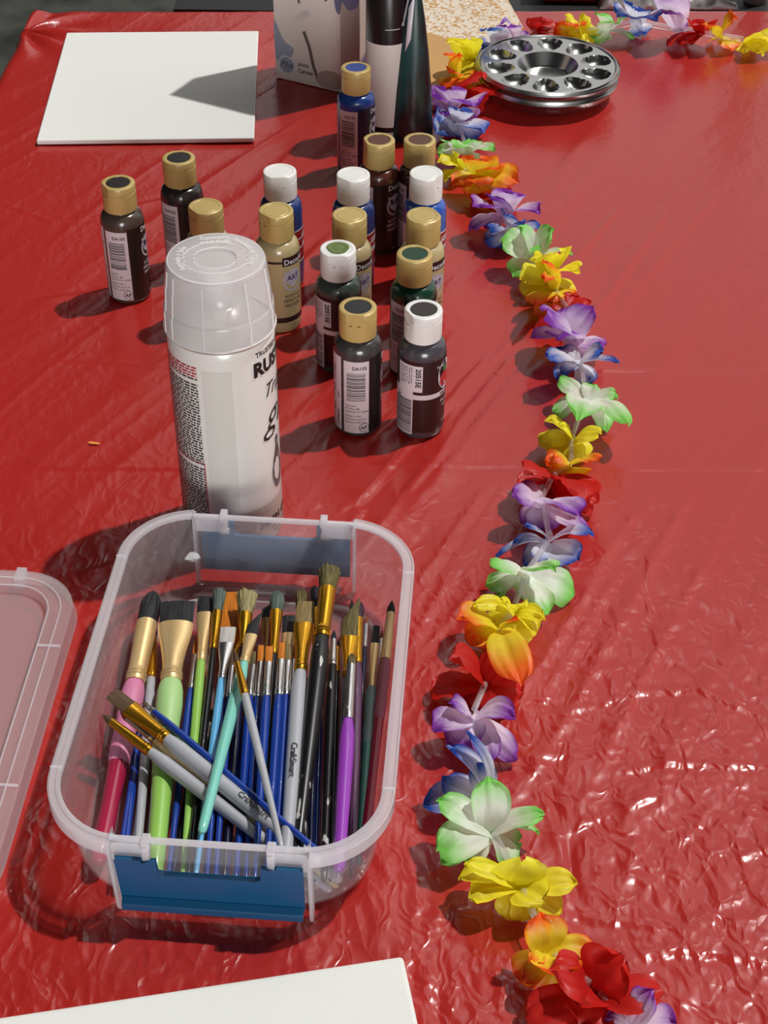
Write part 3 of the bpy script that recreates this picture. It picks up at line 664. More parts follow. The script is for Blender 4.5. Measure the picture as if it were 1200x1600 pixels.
def brush(tip, A, B, butt, zt, zb, wt, wa, wb, wh, we, bris, ferr, hand, label, grip=None, style='flat', text=None, roll=0.0, seed=0, thick=None):
    """tip/A/B/butt in frame pixels: bristle end, bristle-ferrule joint, ferrule-handle joint, handle end. widths in frame pixels."""
    rnd = random.Random(seed*7+int(tip[0])*3+int(butt[0]))
    P = gp(tip[0], tip[1], zt); Q = gp(butt[0], butt[1], zb)
    # keep both ends inside the box walls
    def inside(p, mz):
        q = Matrix.Rotation(-BRZ, 3, 'Z') @ (p-Vector((BX, BY, 0))); g = .0055*max(0, p.z)/.058
        hx, hy, r = .0735+g, .1110+g, .034; ax_, ay_ = max(0, abs(q.x)-(hx-r)), max(0, abs(q.y)-(hy-r)); l = math.hypot(ax_, ay_)
        if l > r: ax_, ay_ = ax_*r/l, ay_*r/l
        q.x = math.copysign(min(abs(q.x), hx-r)+(ax_ if abs(q.x) > hx-r else 0), q.x); q.y = math.copysign(min(abs(q.y), hy-r)+(ay_ if abs(q.y) > hy-r else 0), q.y)
        o_ = Matrix.Rotation(BRZ, 3, 'Z') @ q+Vector((BX, BY, 0)); o_.z = max(p.z, mz); return o_
    rb_ = we*pxm(Q)/2
    if zb < .034: Q2 = inside(Q, .0045+rb_); Q = P+(Q2-P) if True else Q
    if zt < .050: P = inside(P, .006+wt*pxm(P)*.2)
    Lw = (P-Q).length
    def pos(q):                                      # metres from butt for a pixel on the line
        best = 0; bd = 1e9
        for i in range(201):
            s = i/200; X = Q.lerp(P, s); d = X-CAM; k = d.dot(F_)
            u = 600+FPX*d.dot(R_)/k; vv = 800-FPX*d.dot(U_)/k; e = (u-q[0])**2+(vv-q[1])**2
            if e < bd: bd = e; best = s
        return best*Lw
    xa, xb = pos(A), pos(B); s1 = pxm(P); s2 = pxm(Q); sm = (s1*2+s2)/3
    ra, rbb, rt, rh, re = wa*s1/2, wb*sm/2, wt*s1/2, wh*sm/2, we*s2/2
    root = empty('paintbrush'); X = (P-Q).normalized(); Yv = Vector((0, 0, 1)).cross(X).normalized(); Zv = X.cross(Yv)
    if roll: rm = Matrix.Rotation(roll, 3, X); Yv = rm @ Yv; Zv = rm @ Zv
    m = Matrix((X, Yv, Zv)).transposed().to_4x4(); m.translation = Q; root.matrix_world = m
    tag(root, label, 'paintbrush', 'artist brushes heaped in the clear box')
    def ring(x, ry, rz, jit=0): return [Vector((x+(rnd.uniform(-jit, jit) if jit else 0), ry*math.cos(2*math.pi*k/NB), rz*math.sin(2*math.pi*k/NB))) for k in range(NB)]
    tk = thick*s1/2 if thick else (min(ra*.42, rbb*.8) if style == 'flat' or style == 'angle' else ra)
    # handle
    mb = MB(); gx0 = xb
    if grip:
        gl = .30*Lw if wh > 25 else .24*Lw; gx0 = xb-gl
        g = MB(); g.loft([ring(xb-gl*t_, rh*k, rh*k) for t_, k in ((-.01, .70), (.03, .86), (.12, .98), (.28, 1.02), (.42, .96), (.52, .90), (.62, .92), (.8, .98), (.95, .92), (1.0, .86))]); g.build('grip', GM[grip], root, 40)
        prof = [(gx0, rh*.85), (gx0*.6, rh*.70), (gx0*.2, re*1.15), (.004, re), (.0012, re*.8), (0, re*.35)]
    else:
        prof = [(xb+.001, rbb*.80), (xb-.0005, rbb*.92), (xb-.010, rh*.98), (xb*.78, rh), (xb*.5, rh*.90), (xb*.25, (rh+re)/2*.9), (.006, re), (.0015, re*.85), (0, re*.4)]
    mb.loft([ring(x, r, r) for x, r in prof]); hd = mb.build('handle', HM[hand], root, 50)
    # ferrule
    mb = MB(); lf = xa-xb; rr = []
    for t_, k in ((0, 1.0), (.03, 1.02), (.06, 1.0), (.08, 1.10), (.11, 1.0), (.14, 1.10), (.17, 1.0), (.22, 1.0)): rr.append(ring(xb+lf*t_, rbb*k, rbb*k))
    for t_ in (.35, .5, .65, .8, .92, 1.0):
        q = (t_-.22)/.78; q = q*q*(3-2*q); rr.append(ring(xb+lf*t_, rbb*(1-q)+ra*q, rbb*(1-q)+tk*q))
    rr.append(ring(xa, ra*.92, tk*.85)); mb.loft(rr); mb.build('ferrule', BM[ferr], root, 40)
    # bristles
    mb = MB(); lb = Lw-xa; ns = 8; rr = []
    for i in range(ns+1):
        t_ = i/ns; x = xa-.0015+(lb+.0015)*t_
        if style == 'round': k = (1+.15*math.sin(math.pi*t_))*(1-t_**2.2)+.05; y_, z_ = ra*.92*k, ra*.92*k
        elif style == 'mop': k = math.sqrt(max(.02, 1-max(0, (t_-.45)/.56)**2)); f_ = 1+.12*math.sin(math.pi*t_); y_, z_ = (ra*.9*(1-t_)+rt*t_)*k*f_, tk*.95*k*f_
        elif style == 'splay': y_, z_ = ra*.9*(1-t_)+rt*t_, tk*.9+t_*rt*.35
        else: y_, z_ = ra*.95*(1-t_)+rt*t_, tk*.9*(1-t_*.75)
        r_ = ring(x, y_, z_, .0012 if (i == ns and style in ('splay',)) else (.0004 if i == ns else 0))
        if style == 'angle': r_ = [Vector((p.x-(p.y/max(rt, 1e-5))*.35*lb*t_, p.y, p.z)) for p in r_]
        # strand grooves
        gk = .05+.10*t_
        r_ = [Vector((p.x, p.y*(1-gk*(j % 2)), p.z*(1-gk*(j % 2)))) for j, p in enumerate(r_)]
        rr.append(r_)
    mb.loft(rr); mb.build('bristles', RM[bris], root, 60)
    if style == 'splay':
        hb = MB()
        for k in range(34):
            a = rnd.uniform(0, 6.28); q = math.sqrt(rnd.random()); y0, z0 = ra*.8*q*math.cos(a), tk*.8*q*math.sin(a)
            y1, z1 = y0*rt/ra*1.15, z0*1.5+rnd.uniform(-.001, .001); hb.tube([(xa+lb*.3, y0, z0), (Lw+rnd.uniform(-.001, .0025), y1, z1)], [.0004, .00018], 4)
        hb.build('bristles', RM[bris], root, None)
    if text:
        v, f = text_shape(text, min(.0055, rh*1.05), .00008)
        n_ = MB(); n_.add([(xb*.58-p.x, -(p.y-rh*.3), math.sqrt(max(1e-8, (rh*.96+.0002)**2-(p.y-rh*.3)**2))+.0001) for p in v], f); n_.build('handle_text', M['ink'], hd)
    return root
G = 'blue short handled brush with silver ferrule and %s bristles, '
Z0, Z1, Z2, Z3 = .010, .016, .022, .028
BR_LIST = [
 # left cluster
 ((240, 925), (230, 975), (206, 1066), (104, 1385), .026, .012, 30, 33, 30, 36, 28, 'black', 'pale', 'crimson', 'large crimson brush with pink grip and rounded black bristles at the left wall', 'pink', 'mop'),
 ((244, 965), (243, 995), (238, 1060), (212, 1372), .018, .012, 5, 8, 16, 17, 12, 'brown', 'gold', 'white', 'white handled brush with narrow gold ferrule between the pink and pale green grips', None, 'round'),
 ((238, 1012), (232, 1032), (222, 1084), (176, 1378), .014, .012, 4, 6, 9, 10, 7, 'brown', 'silver', 'blue', 'blue brush with silver ferrule close behind the pink grip', None, 'round'),
 ((278, 940), (280, 977), (268, 1066), (240, 1378), .030, .014, 54, 54, 32, 41, 26, 'black', 'pale', 'green', 'large green brush with bulbous pale green grip and broad black bristles', 'palegreen', 'flat'),
 ((308, 996), (304, 1022), (295, 1076), (262, 1375), .020, .012, 8, 9, 11, 13, 8, 'orange', 'silver', 'blue', 'blue brush with silver ferrule and orange bristles, right beside the large green brush', None, 'flat'),
 ((323, 932), (320, 958), (312, 1034), (285, 1378), .026, .012, 28, 27, 16, 16, 9, 'black', 'pale', 'green', 'small green brush with flat black bristles and pale gold ferrule', None, 'flat'),
 ((343, 926), (340, 956), (331, 1014), (293, 1376), .030, .014, 22, 16, 12, 12, 8, 'teal', 'gold', 'black', 'thin black handled brush with gold ferrule and splayed grey green bristles', None, 'splay'),
 ((366, 926), (357, 986), (352, 1050), (335, 1378), .016, .010, 52, 46, 20, 14, 10, 'orange', 'gold', 'navy', 'wide brush with long orange bristles behind the white tipped one', None, 'flat'),
 ((357, 980), (354, 1006), (338, 1060), (305, 1376), .032, .016, 24, 24, 13, 13, 9, 'white', 'silver', 'sky', 'sky blue brush with crumpled silver ferrule and flat white bristles', None, 'flat'),
 ((352, 1020), (350, 1042), (346, 1092), (322, 1378), .024, .016, 7, 9, 11, 13, 8, 'brown', 'silver', 'blue', 'blue brush with silver ferrule, first one right of the sky blue brush', None, 'flat'),
 ((364, 1018), (362, 1040), (358, 1090), (336, 1378), .024, .016, 8, 9, 11, 13, 8, 'brown', 'silver', 'blue', 'blue brush with silver ferrule, second one right of the sky blue brush', None, 'flat'),
 ((386, 930), (381, 960), (374, 1014), (350, 1376), .028, .012, 34, 22, 14, 13, 9, 'blonde', 'gold', 'navy', 'brush with splayed blonde bristles and paint stained gold ferrule', None, 'splay'),
 ((399, 966), (392, 992), (383, 1036), (315, 1302), .032, .036, 16, 20, 15, 20, 16, 'black', 'pale', 'mint', 'mint green handled brush lying across the blue ones, its rounded end at the front', None, 'angle'),
 ((396, 1018), (394, 1038), (390, 1088), (368, 1378), .018, .012, 8, 10, 12, 14, 9, 'olive', 'silver', 'blue', 'blue brush with silver ferrule and olive bristles under the thin white brush', None, 'flat'),
 ((408, 1008), (405, 1034), (401, 1090), (384, 1378), .018, .012, 9, 10, 12, 14, 9, 'orange', 'silver', 'blue', 'blue brush with silver ferrule, next to the right of the olive bristled one', None, 'flat'),
 ((423, 944), (414, 968), (400, 1030), (385, 1370), .016, .006, 26, 26, 14, 12, 8, 'black', 'bronze', 'navy', 'brush with slanted black bristles and dull bronze ferrule', None, 'angle'),
 ((434, 924), (430, 956), (423, 1024), (405, 1376), .026, .010, 24, 20, 14, 13, 9, 'teal', 'gold', 'black', 'brush with fluffy dark teal bristles and dented gold ferrule', None, 'mop'),
 ((421, 1010), (419, 1034), (414, 1090), (398, 1378), .028, .018, 12, 12, 13, 15, 9, 'orange', 'silver', 'blue', 'blue brush with short orange bristles in front of the dark teal fluffy one', None, 'flat'),
 ((453, 962), (449, 990), (444, 1050), (430, 1376), .020, .010, 23, 22, 14, 13, 9, 'black', 'pale', 'navy', 'brush with square black bristles and pale ferrule behind the orange tipped blue ones', None, 'flat'),
 ((441, 1004), (438, 1030), (433, 1088), (416, 1378), .028, .018, 9, 12, 13, 15, 9, 'orange', 'silver', 'blue', 'blue brush with orange bristles, leftmost of the three beside the flat white brush', None, 'flat'),
 ((452, 1008), (449, 1032), (445, 1088), (428, 1378), .028, .018, 10, 11, 13, 14, 9, 'tan', 'silver', 'blue', 'blue brush with tan bristles, middle of the three beside the flat white brush', None, 'flat'),
 ((462, 1006), (459, 1030), (455, 1086), (438, 1378), .028, .018, 6, 10, 12, 14, 9, 'orange', 'silver', 'blue', 'blue brush with orange bristles, rightmost of the three beside the flat white brush', None, 'flat'),
 ((470, 928), (468, 952), (466, 1010), (460, 1376), .018, .008, 20, 14, 12, 12, 8, 'olive', 'gold', 'black', 'brush with ragged olive bristles behind the flat white handled one', None, 'splay'),
 ((478, 940), (480, 976), (474, 1050), (446, 1350), .034, .022, 26, 32, 21, 26, 20, 'tan', 'gold', 'white', 'upright white handled flat brush with wide gold ferrule and small printed lettering', None, 'flat', 'CraftSmart'),
 ((496, 922), (494, 952), (492, 1010), (484, 1376), .022, .008, 22, 16, 12, 12, 8, 'black', 'gold', 'navy', 'brush with ragged black bristles just left of the tallest brush', None, 'splay'),
 ((515, 892), (513, 922), (507, 996), (462, 1350), .044, .018, 36, 27, 24, 29, 19, 'olive', 'gold', 'speckle', 'tallest brush, black handle spattered with paint and stiff splayed olive bristles', None, 'splay'),
 ((522, 985), (521, 1000), (519, 1040), (506, 1378), .026, .018, 6, 10, 13, 15, 12, 'black', 'silver', 'speckle', 'black paint spattered brush right of the tallest one', None, 'round'),
 ((528, 1000), (527, 1012), (524, 1050), (516, 1378), .018, .012, 6, 8, 10, 11, 8, 'brown', 'gold', 'black', 'thin black handled brush left of the second flat white one', None, 'round'),
 ((550, 950), (547, 996), (533, 1060), (522, 1378), .028, .018, 24, 28, 15, 13, 10, 'olive', 'gold', 'white', 'white handled brush with slanted olive bristles and shiny gold ferrule by the violet one', None, 'angle'),
 ((550, 1022), (552, 1040), (547, 1126), (540, 1378), .036, .024, 14, 15, 18, 25, 21, 'olive', 'silver', 'violet', 'bright violet handled brush with ridged silver ferrule', None, 'mop'),
 ((561, 940), (561, 966), (560, 1038), (570, 1372), .026, .018, 18, 14, 14, 17, 12, 'plum', 'gold', 'plum', 'dark plum handled brush with rounded plum bristles', None, 'mop'),
 ((550, 936), (550, 956), (550, 1010), (552, 1376), .014, .008, 5, 8, 10, 10, 7, 'black', 'silver', 'navy', 'thin brush with a pointed black tip behind the slanted olive bristles', None, 'round'),
 ((573, 960), (573, 976), (573, 1012), (560, 1376), .016, .010, 6, 7, 8, 10, 7, 'rust', 'silver', 'navy', 'thin navy brush with rust bristles right of the plum one', None, 'round'),
 ((588, 978), (588, 1006), (584, 1076), (575, 1362), .022, .014, 11, 14, 12, 19, 9, 'black', 'pale', 'teal', 'teal handled brush with grey green grip and flat black tip', 'greyteal', 'flat'),
 ((597, 984), (597, 998), (596, 1030), (590, 1360), .012, .008, 5, 6, 7, 8, 6, 'rust', 'silver', 'white', 'slim brush with rust tip between the teal and the red handled ones', None, 'round'),
 ((613, 938), (613, 960), (606, 1032), (584, 1350), .026, .014, 6, 13, 17, 20, 16, 'black', 'pale', 'red', 'dark red handled brush with mauve grip and pointed black tip at the right wall', 'mauve', 'round'),
 # under and between
 ((150, 1352), (157, 1330), (172, 1290), (212, 1120), .008, .018, 6, 7, 9, 12, 9, 'orange', 'silver', 'blue', 'blue brush lying the other way round, its silver ferrule at the front left', None, 'flat'),
 ((222, 1090), (220, 1105), (216, 1140), (188, 1378), .012, .012, 6, 8, 10, 13, 10, 'brown', 'silver', 'blue', 'blue brush at the left under the crossing white brushes', None, 'flat'),
 ((236, 1120), (234, 1130), (230, 1160), (202, 1378), .010, .010, 6, 8, 10, 11, 9, 'brown', 'silver', 'silverpaint', 'silver painted brush at the left under the crossing white brushes', None, 'flat'),
 ((378, 1050), (376, 1070), (372, 1110), (352, 1380), .008, .008, 9, 10, 11, 14, 9, 'brown', 'silver', 'blue', 'blue brush beneath the mint handle', None, 'flat'),
 ((410, 1060), (409, 1080), (406, 1120), (340, 1375), .010, .008, 9, 10, 11, 14, 9, 'brown', 'silver', 'blue', 'blue brush slanting beneath the thin white one', None, 'flat'),
 ((430, 1060), (428, 1080), (424, 1120), (370, 1378), .010, .006, 9, 10, 11, 14, 9, 'brown', 'silver', 'blue', 'blue brush deep under the middle of the heap', None, 'flat'),
 ((502, 1060), (501, 1080), (498, 1120), (492, 1378), .010, .010, 8, 9, 10, 11, 8, 'brown', 'silver', 'blue', 'blue brush glimpsed between two black handled ones', None, 'flat'),
 ((480, 1060), (478, 1080), (476, 1120), (478, 1378), .010, .008, 8, 9, 10, 13, 9, 'brown', 'silver', 'black', 'black brush under the tallest paint spattered one', None, 'flat'),
 ((318, 1100), (316, 1120), (312, 1150), (268, 1380), .006, .006, 9, 10, 11, 13, 9, 'brown', 'silver', 'navy', 'navy brush deep beneath the black handled one', None, 'flat'),
 ((330, 1110), (328, 1130), (325, 1160), (296, 1380), .006, .006, 9, 10, 11, 13, 9, 'brown', 'silver', 'black', 'black brush deep beneath the sky blue one', None, 'flat'),
 ((262, 1100), (260, 1120), (258, 1150), (224, 1380), .006, .006, 9, 10, 11, 14, 9, 'brown', 'silver', 'white', 'white brush low beside the large green one', None, 'flat'),
 # crossing on top
 ((224, 1098), (230, 1103), (240, 1112), (520, 1350), .030, .024, 8, 9, 10, 13, 11, 'brown', 'silver', 'blue', 'blue brush crossing the heap just above the flat white one', None, 'flat'),
 ((174, 1083), (204, 1106), (264, 1152), (550, 1398), .042, .012, 26, 31, 21, 26, 18, 'brown', 'gold', 'white', 'white handled flat brush with brown bristles crossing the heap from the left', None, 'flat', 'CraftSmart'),
 ((188, 1113), (198, 1124), (240, 1160), (540, 1402), .036, .008, 10, 12, 14, 17, 12, 'rust', 'silver', 'dirty', 'worn half bare wooden brush between the two crossing white ones', None, 'round'),
 ((160, 1117), (172, 1130), (232, 1180), (526, 1408), .038, .006, 6, 13, 18, 23, 15, 'brown', 'gold', 'white', 'white handled brush with small curved brown tip, lowest of the crossing ones', None, 'round'),
 ((365, 1012), (370, 1036), (384, 1086), (440, 1325), .044, .040, 5, 9, 14, 14, 10, 'brown', 'gold', 'white', 'thin white handled brush with gold ferrule lying over the blue ones', None, 'round'),
]
for i, a in enumerate(BR_LIST): 
    d = list(a)
    brush(*d[:15], grip=d[15], style=d[16], text=(d[17] if len(d) > 17 else None), seed=i)

# ------------------------------------------------------------------ palettes
pc = gp(856, 100, .0285); pc = Vector((pc.x, pc.y, 0))
def palette(z, R, label, top):
    root = empty('paint_palette', (pc.x, pc.y, z)); tag(root, label, 'paint palette', 'round aluminium paint palettes stacked by the lei')
    nr, na = 70, 180; v = []; f = []
    for i in range(nr+1):
        r = R*i/nr
        for j in range(na):
            a = 2*math.pi*j/na; h = .0180
            # centre well
            q = r/.0300; h -= .0130*(1-min(1, max(0, (q-.72)/.28)))**1 if q < 1 else 0
            if q < .72: h = .0180-.0130
            # ring of wells
            k = round((a-.2)/(2*math.pi/10)); ac = .2+k*2*math.pi/10; da = (a-ac+math.pi) % (2*math.pi)-math.pi
            y = r*math.sin(da); x = r*math.cos(da)-.0490; ww = .0114+.0026*(x/.012); e = (x/.0150)**2+(y/ww)**2
            if e < 1: h -= .0085*(1-e)**.6
            e2 = (R-r)/R
            if r > R*.955: h += -.0015+.003*math.sin(math.pi*(r-R*.955)/(R*.045))
            v.append((r*math.cos(a), r*math.sin(a), h))
    for i in range(nr):
        for j in range(na): f.append((i*na+j, (i+1)*na+j, (i+1)*na+(j+1) % na, i*na+(j+1) % na))
    mb = MB(); mb.add(v, f)
    # rolled edge and rounded side
    mb.lathe([(R, .0165), (R+.0012, .0172), (R+.0018, .0160), (R+.0010, .0148), (R-.0008, .0110), (R-.0035, .0070), (R-.0075, .0035), (R-.013, .0010), (R-.022, 0.0), (.030, .0)], 120, cap0=False)
    return mb.build('palette_dish', M['alu'], root, 35)
palette(.0003, .0690, 'aluminium round palette underneath, its rim showing below the upper one', False)
palette(.0105, .0700, 'shiny aluminium round ten well palette on top of the pair', True)

# ------------------------------------------------------------------ things standing at the back
bl = gp(431, 121); br = gp(562, 152); ax = (br-bl); wd = ax.length; ax.normalize()
ct = empty('carton', bl, math.atan2(ax.y, ax.x)); tag(ct, 'pale printed canvas carton with a round script logo standing at the back', 'carton')
cmm = mat('carton_print', lin(196, 184, 178), .5)
nt = cmm.node_tree; bs = nt.nodes['Principled BSDF']; L = nt.links.new; tcn = N(nt, 'ShaderNodeTexCoord'); no = N(nt, 'ShaderNodeTexNoise'); no.inputs['Scale'].default_value = 17; no.inputs['Detail'].default_value = 1
rp = N(nt, 'ShaderNodeValToRGB'); rp.color_ramp.elements[0].position = .60; rp.color_ramp.elements[0].color = lin(224, 212, 204); rp.color_ramp.elements[1].position = .66; rp.color_ramp.elements[1].color = lin(112, 118, 148)
L(tcn.outputs['Object'], no.inputs[0]); L(no.outputs['Fac'], rp.inputs[0]); L(rp.outputs[0], bs.inputs['Base Color'])
b = MB(); b.box((wd/2, .022, .115), (wd/2, .022, .115)); bevel(b.build('carton_body', cmm, ct, smooth=False), .0008)
b = MB()
for pts, w in (([(.012, .125), (.020, .108), (.027, .092), (.030, .082)], .0013), ([(.033, .118), (.037, .108), (.036, .100)], .0030), ([(.045, .118), (.052, .104), (.060, .090)], .0016), ([(.034, .055), (.040, .040), (.044, .022), (.050, .006)], .0018), ([(.052, .10), (.060, .108), (.066, .116)], .0012)):
    b2 = [(x, -.0004, z) for x, z in pts]
    for a_, c_ in zip(b2[:-1], b2[1:]):
        d_ = Vector(c_)-Vector(a_); n_ = Vector((-d_.z, 0, d_.x)).normalized()*w; b.add([Vector(a_)+n_, Vector(a_)-n_, Vector(c_)-n_, Vector(c_)+n_], [(0, 1, 2, 3)])
b.build('printed_strokes', mat('print_taupe', lin(104, 92, 88), .5), ct, smooth=False)
def blob(name, pts, m, y):
    b = MB(); c_ = (sum(p[0] for p in pts)/len(pts), sum(p[1] for p in pts)/len(pts)); o_ = []
    for k in range(len(pts)):                                   # rounded outline through the points
        p0_, p1_, p2_, p3_ = pts[k-1], pts[k], pts[(k+1) % len(pts)], pts[(k+2) % len(pts)]
        for j in range(5):
            t_ = j/5; o_.append(tuple(.5*((2*p1_[i])+(-p0_[i]+p2_[i])*t_+(2*p0_[i]-5*p1_[i]+4*p2_[i]-p3_[i])*t_*t_+(-p0_[i]+3*p1_[i]-3*p2_[i]+p3_[i])*t_**3) for i in (0, 1)))
    n_ = len(o_); b.add([(x, y, z) for x, z in o_]+[(c_[0], y, c_[1])], [(k, (k+1) % n_, n_) for k in range(n_)]); return b.build(name, m, ct, smooth=False)
bm1 = mat('print_slate', lin(104, 104, 134), .5); bm2 = mat('print_haze', lin(150, 156, 174), .5); bm3 = mat('print_mauve', lin(172, 152, 146), .5)
b = MB(); b.add([(wd*.78, -.00025, .0005), (wd-.0005, -.00025, .0005), (wd-.0005, -.00025, .2295), (wd*.78, -.00025, .2295)], [(0, 1, 2, 3)]); b.build('printed_panel', bm3, ct, smooth=False)
blob('printed_leaf', [(wd*.66, .118), (wd*.76, .120), (wd*.80, .112), (wd*.90, .118), (wd*.99, .108), (wd*.98, .092), (wd*.88, .086), (wd*.80, .092), (wd*.775, .080), (wd*.73, .084), (wd*.70, .102)], bm1, -.0005)
blob('printed_leaf', [(.0006, .060), (.006, .050), (.012, .040), (.022, .034), (.016, .022), (.004, .018), (.0006, .03)], bm2, -.0005)
blob('printed_leaf', [(wd*.50, .013), (wd*.62, .020), (wd*.76, .018), (wd*.77, .004), (wd*.55, .002)], bm3, -.0005)
b = MB(); nn = 32; cxx, czz = .0135, .0165
b.add([(cxx+r*math.cos(2*math.pi*k/nn), -.0006, czz+r*math.sin(2*math.pi*k/nn)) for r in (.0095, .0082) for k in range(nn)], [(k, (k+1) % nn, nn+(k+1) % nn, nn+k) for k in range(nn)])
b.build('logo_ring', mat('logo_pale', lin(214, 214, 222), .5), ct, smooth=False)
b = MB()
b.add([(cxx+.0081*math.cos(2*math.pi*k/nn), -.00055, czz+.0081*math.sin(2*math.pi*k/nn)) for k in range(nn)], [tuple(range(nn))]); b.build('logo_disc', bm2, ct, smooth=False); b = MB()
for s, sz, x, z, sh in (('Pho', .0090, .0062, .0140, .4), ('photo', .0052, .0265, .0185, 0), ('Canvas', .0060, .0265, .0115, 0)):
    v, f = text_shape(s, sz, .0001, sh); b.add([(p.x+x, -.0007, p.y+z) for p in v], f)
b.build('logo_text', mat('logo_dark', lin(84, 82, 96), .5), ct, smooth=False)

q = gp(603, 207); bt = empty('bottle', (q.x, q.y, .0002), math.atan2(-q.x, q.y)); tag(bt, 'slim black bottle with a blank white label standing behind the blue paint bottle', 'bottle')
b = MB(); b.lathe([(.0175, 0), (.0190, .0015), (.0195, .004), (.0195, .150), (.017, .158), (.010, .165), (.009, .18)], 56); b.build('bottle_body', mat('bottle_black', lin(26, 22, 24), .25), bt)
b = MB(); b.patch(.0197, -110, 110, .014, .094, seg=50); b.build('label', mat('label_plain', lin(214, 204, 200), .45), bt)
b = MB(); b.patch(.0197, -110, 110, .006, .009, seg=50); b.build('label_band', mat('label_plain_band', lin(190, 180, 180), .45), bt)
b = MB(); wrap_text(b, 'ACRYLIC', .006, .0198, 40, .110); b.patch(.0198, -5, 35, .108, .1086); b.build('label_text', M['white_ink'], bt)

q = gp(640, 214); pw = empty('plastic_pouch', (q.x, q.y, .0002), math.atan2(-q.x, q.y)); tag(pw, 'black and dark teal plastic pouch standing between the white labelled bottle and kraft board', 'pouch')
def el(rx, ry, z, n=40, cx=0, cy=0): return [Vector((cx+rx*math.cos(2*math.pi*k/n), cy+ry*math.sin(2*math.pi*k/n), z)) for k in range(n)]
b = MB(); b.loft([el(.0215, .014, 0), el(.0218, .0145, .01), el(.0185, .013, .05, cx=.0005), el(.0145, .010, .085, cx=.001), el(.010, .006, .115, cx=.0015), el(.005, .003, .140, cx=.002), el(.0015, .002, .158, cx=.002)])
b.build('pouch_body', noisy(mat('pouch_film', lin(34, 66, 66), .25), lin(24, 22, 26), 26, .45, .55, stretch=(1, 1, .3)), pw)
b = MB(); b.tube([(-.0215, -.004, .004), (-.0182, -.004, .05), (-.0130, -.004, .088), (-.0070, -.004, .118), (-.002, -.003, .145)], .0010, 6); b.build('piping', mat('piping_grey', lin(150, 146, 150), .4), pw)
b = MB(); b.add([(-.0060, -.0112, .088), (-.0010, -.0112, .100), (.0018, -.0080, .140), (-.0035, -.0085, .128)], [(0, 1, 2, 3)]); o_ = b.build('paper_strip', mat('strip_white', lin(205, 196, 205), .4), pw); m_ = o_.modifiers.new('thick', 'SOLIDIFY'); m_.thickness = .0006

kb = MB(); pts = [gp(652, -10), gp(668, 172), gp(735, 178), gp(817, 52), gp(783, -10), gp(770, -45), gp(655, -45)]; kc = pts[1].copy()
rings = [[p_-kc+Vector((0, 0, z)) for p_ in pts] for z in (.0005, .0065)]; kb.loft(rings)
km = mat('kraft_board', lin(196, 150, 92), .7); nt = km.node_tree; bs = nt.nodes['Principled BSDF']; L = nt.links.new
tcn = N(nt, 'ShaderNodeTexCoord'); sp = N(nt, 'ShaderNodeSeparateXYZ'); L(tcn.outputs['Object'], sp.inputs[0])
n1 = N(nt, 'ShaderNodeTexNoise'); n1.inputs['Scale'].default_value = 22; n1.inputs['Detail'].default_value = 2; L(tcn.outputs['Object'], n1.inputs[0])
n2 = N(nt, 'ShaderNodeTexNoise'); n2.inputs['Scale'].default_value = 160; n2.inputs['Detail'].default_value = 3; n2.inputs['Distortion'].default_value = 1.5; L(tcn.outputs['Object'], n2.inputs[0])
def Mt(op, a, c):
    n = N(nt, 'ShaderNodeMath', operation=op)
    for i, q_ in enumerate((a, c)):
        if isinstance(q_, (int, float)): n.inputs[i].default_value = q_
        else: L(q_, n.inputs[i])
    return n.outputs[0]
yb = (gp(700, 62)-kc).y
edge = Mt('GREATER_THAN', Mt('ADD', Mt('ADD', sp.outputs['Y'], Mt('MULTIPLY', n1.outputs['Fac'], .06)), Mt('MULTIPLY', sp.outputs['X'], .7)), yb+.035)
lace = Mt('GREATER_THAN', n2.outputs['Fac'], .46); mxx = N(nt, 'ShaderNodeMix', data_type='RGBA'); mxx.inputs[6].default_value = lin(196, 150, 92); mxx.inputs[7].default_value = lin(226, 214, 196)
L(Mt('MULTIPLY', edge, lace), mxx.inputs[0]); L(mxx.outputs[2], bs.inputs['Base Color'])
o = kb.build('kraft_board', km, smooth=False); o.location = kc; tag(o, 'tan kraft board with lacy white pattern lying behind the yellow lei flowers', 'board')

# second table and clutter beyond
ft = empty('side_table', (.25, 2.02, -.75)); tag(ft, 'black covered table beyond the far edge of the red one', 'table')
b = MB(); b.box((0, 0, .70), (.50, .33, .02)); b.build('table_top', mat('black_cover', lin(20, 20, 22), .6), ft, smooth=False)
for sx in (-1, 1):
    for sy in (-1, 1): b = MB(); b.tube([(sx*.45, sy*.28, 0), (sx*.45, sy*.28, .69)], .014); b.build('leg', lm, ft)
tz = -.0295
def at(u, v, z=tz): return gp(u, v, z)
q = at(906, 14); cs = empty('metal_case', (q.x, q.y+.02, tz)); tag(cs, 'dark red case with two round silver studs and a white lid beyond the lei', 'case')
b = MB(); b.box((0, .03, .013), (.040, .03, .013)); bevel(b.build('case_body', mat('case_red', lin(120, 34, 32), .35), cs, smooth=False), .001)
b = MB(); b.box((-.004, .03, .0285), (.050, .032, .0020)); bevel(b.build('case_lid', mat('case_white', lin(215, 212, 208), .4), cs, smooth=False), .0006)
for x in (-.010, .022):
    b = MB(); b.lathe([(.0002, -.0045), (.003, -.004), (.0048, -.001), (.0050, .001), (.003, .004), (.0002, .0048)], 24); s_ = b.build('stud', M['alu'], cs); s_.location = (x, -.001, .007)
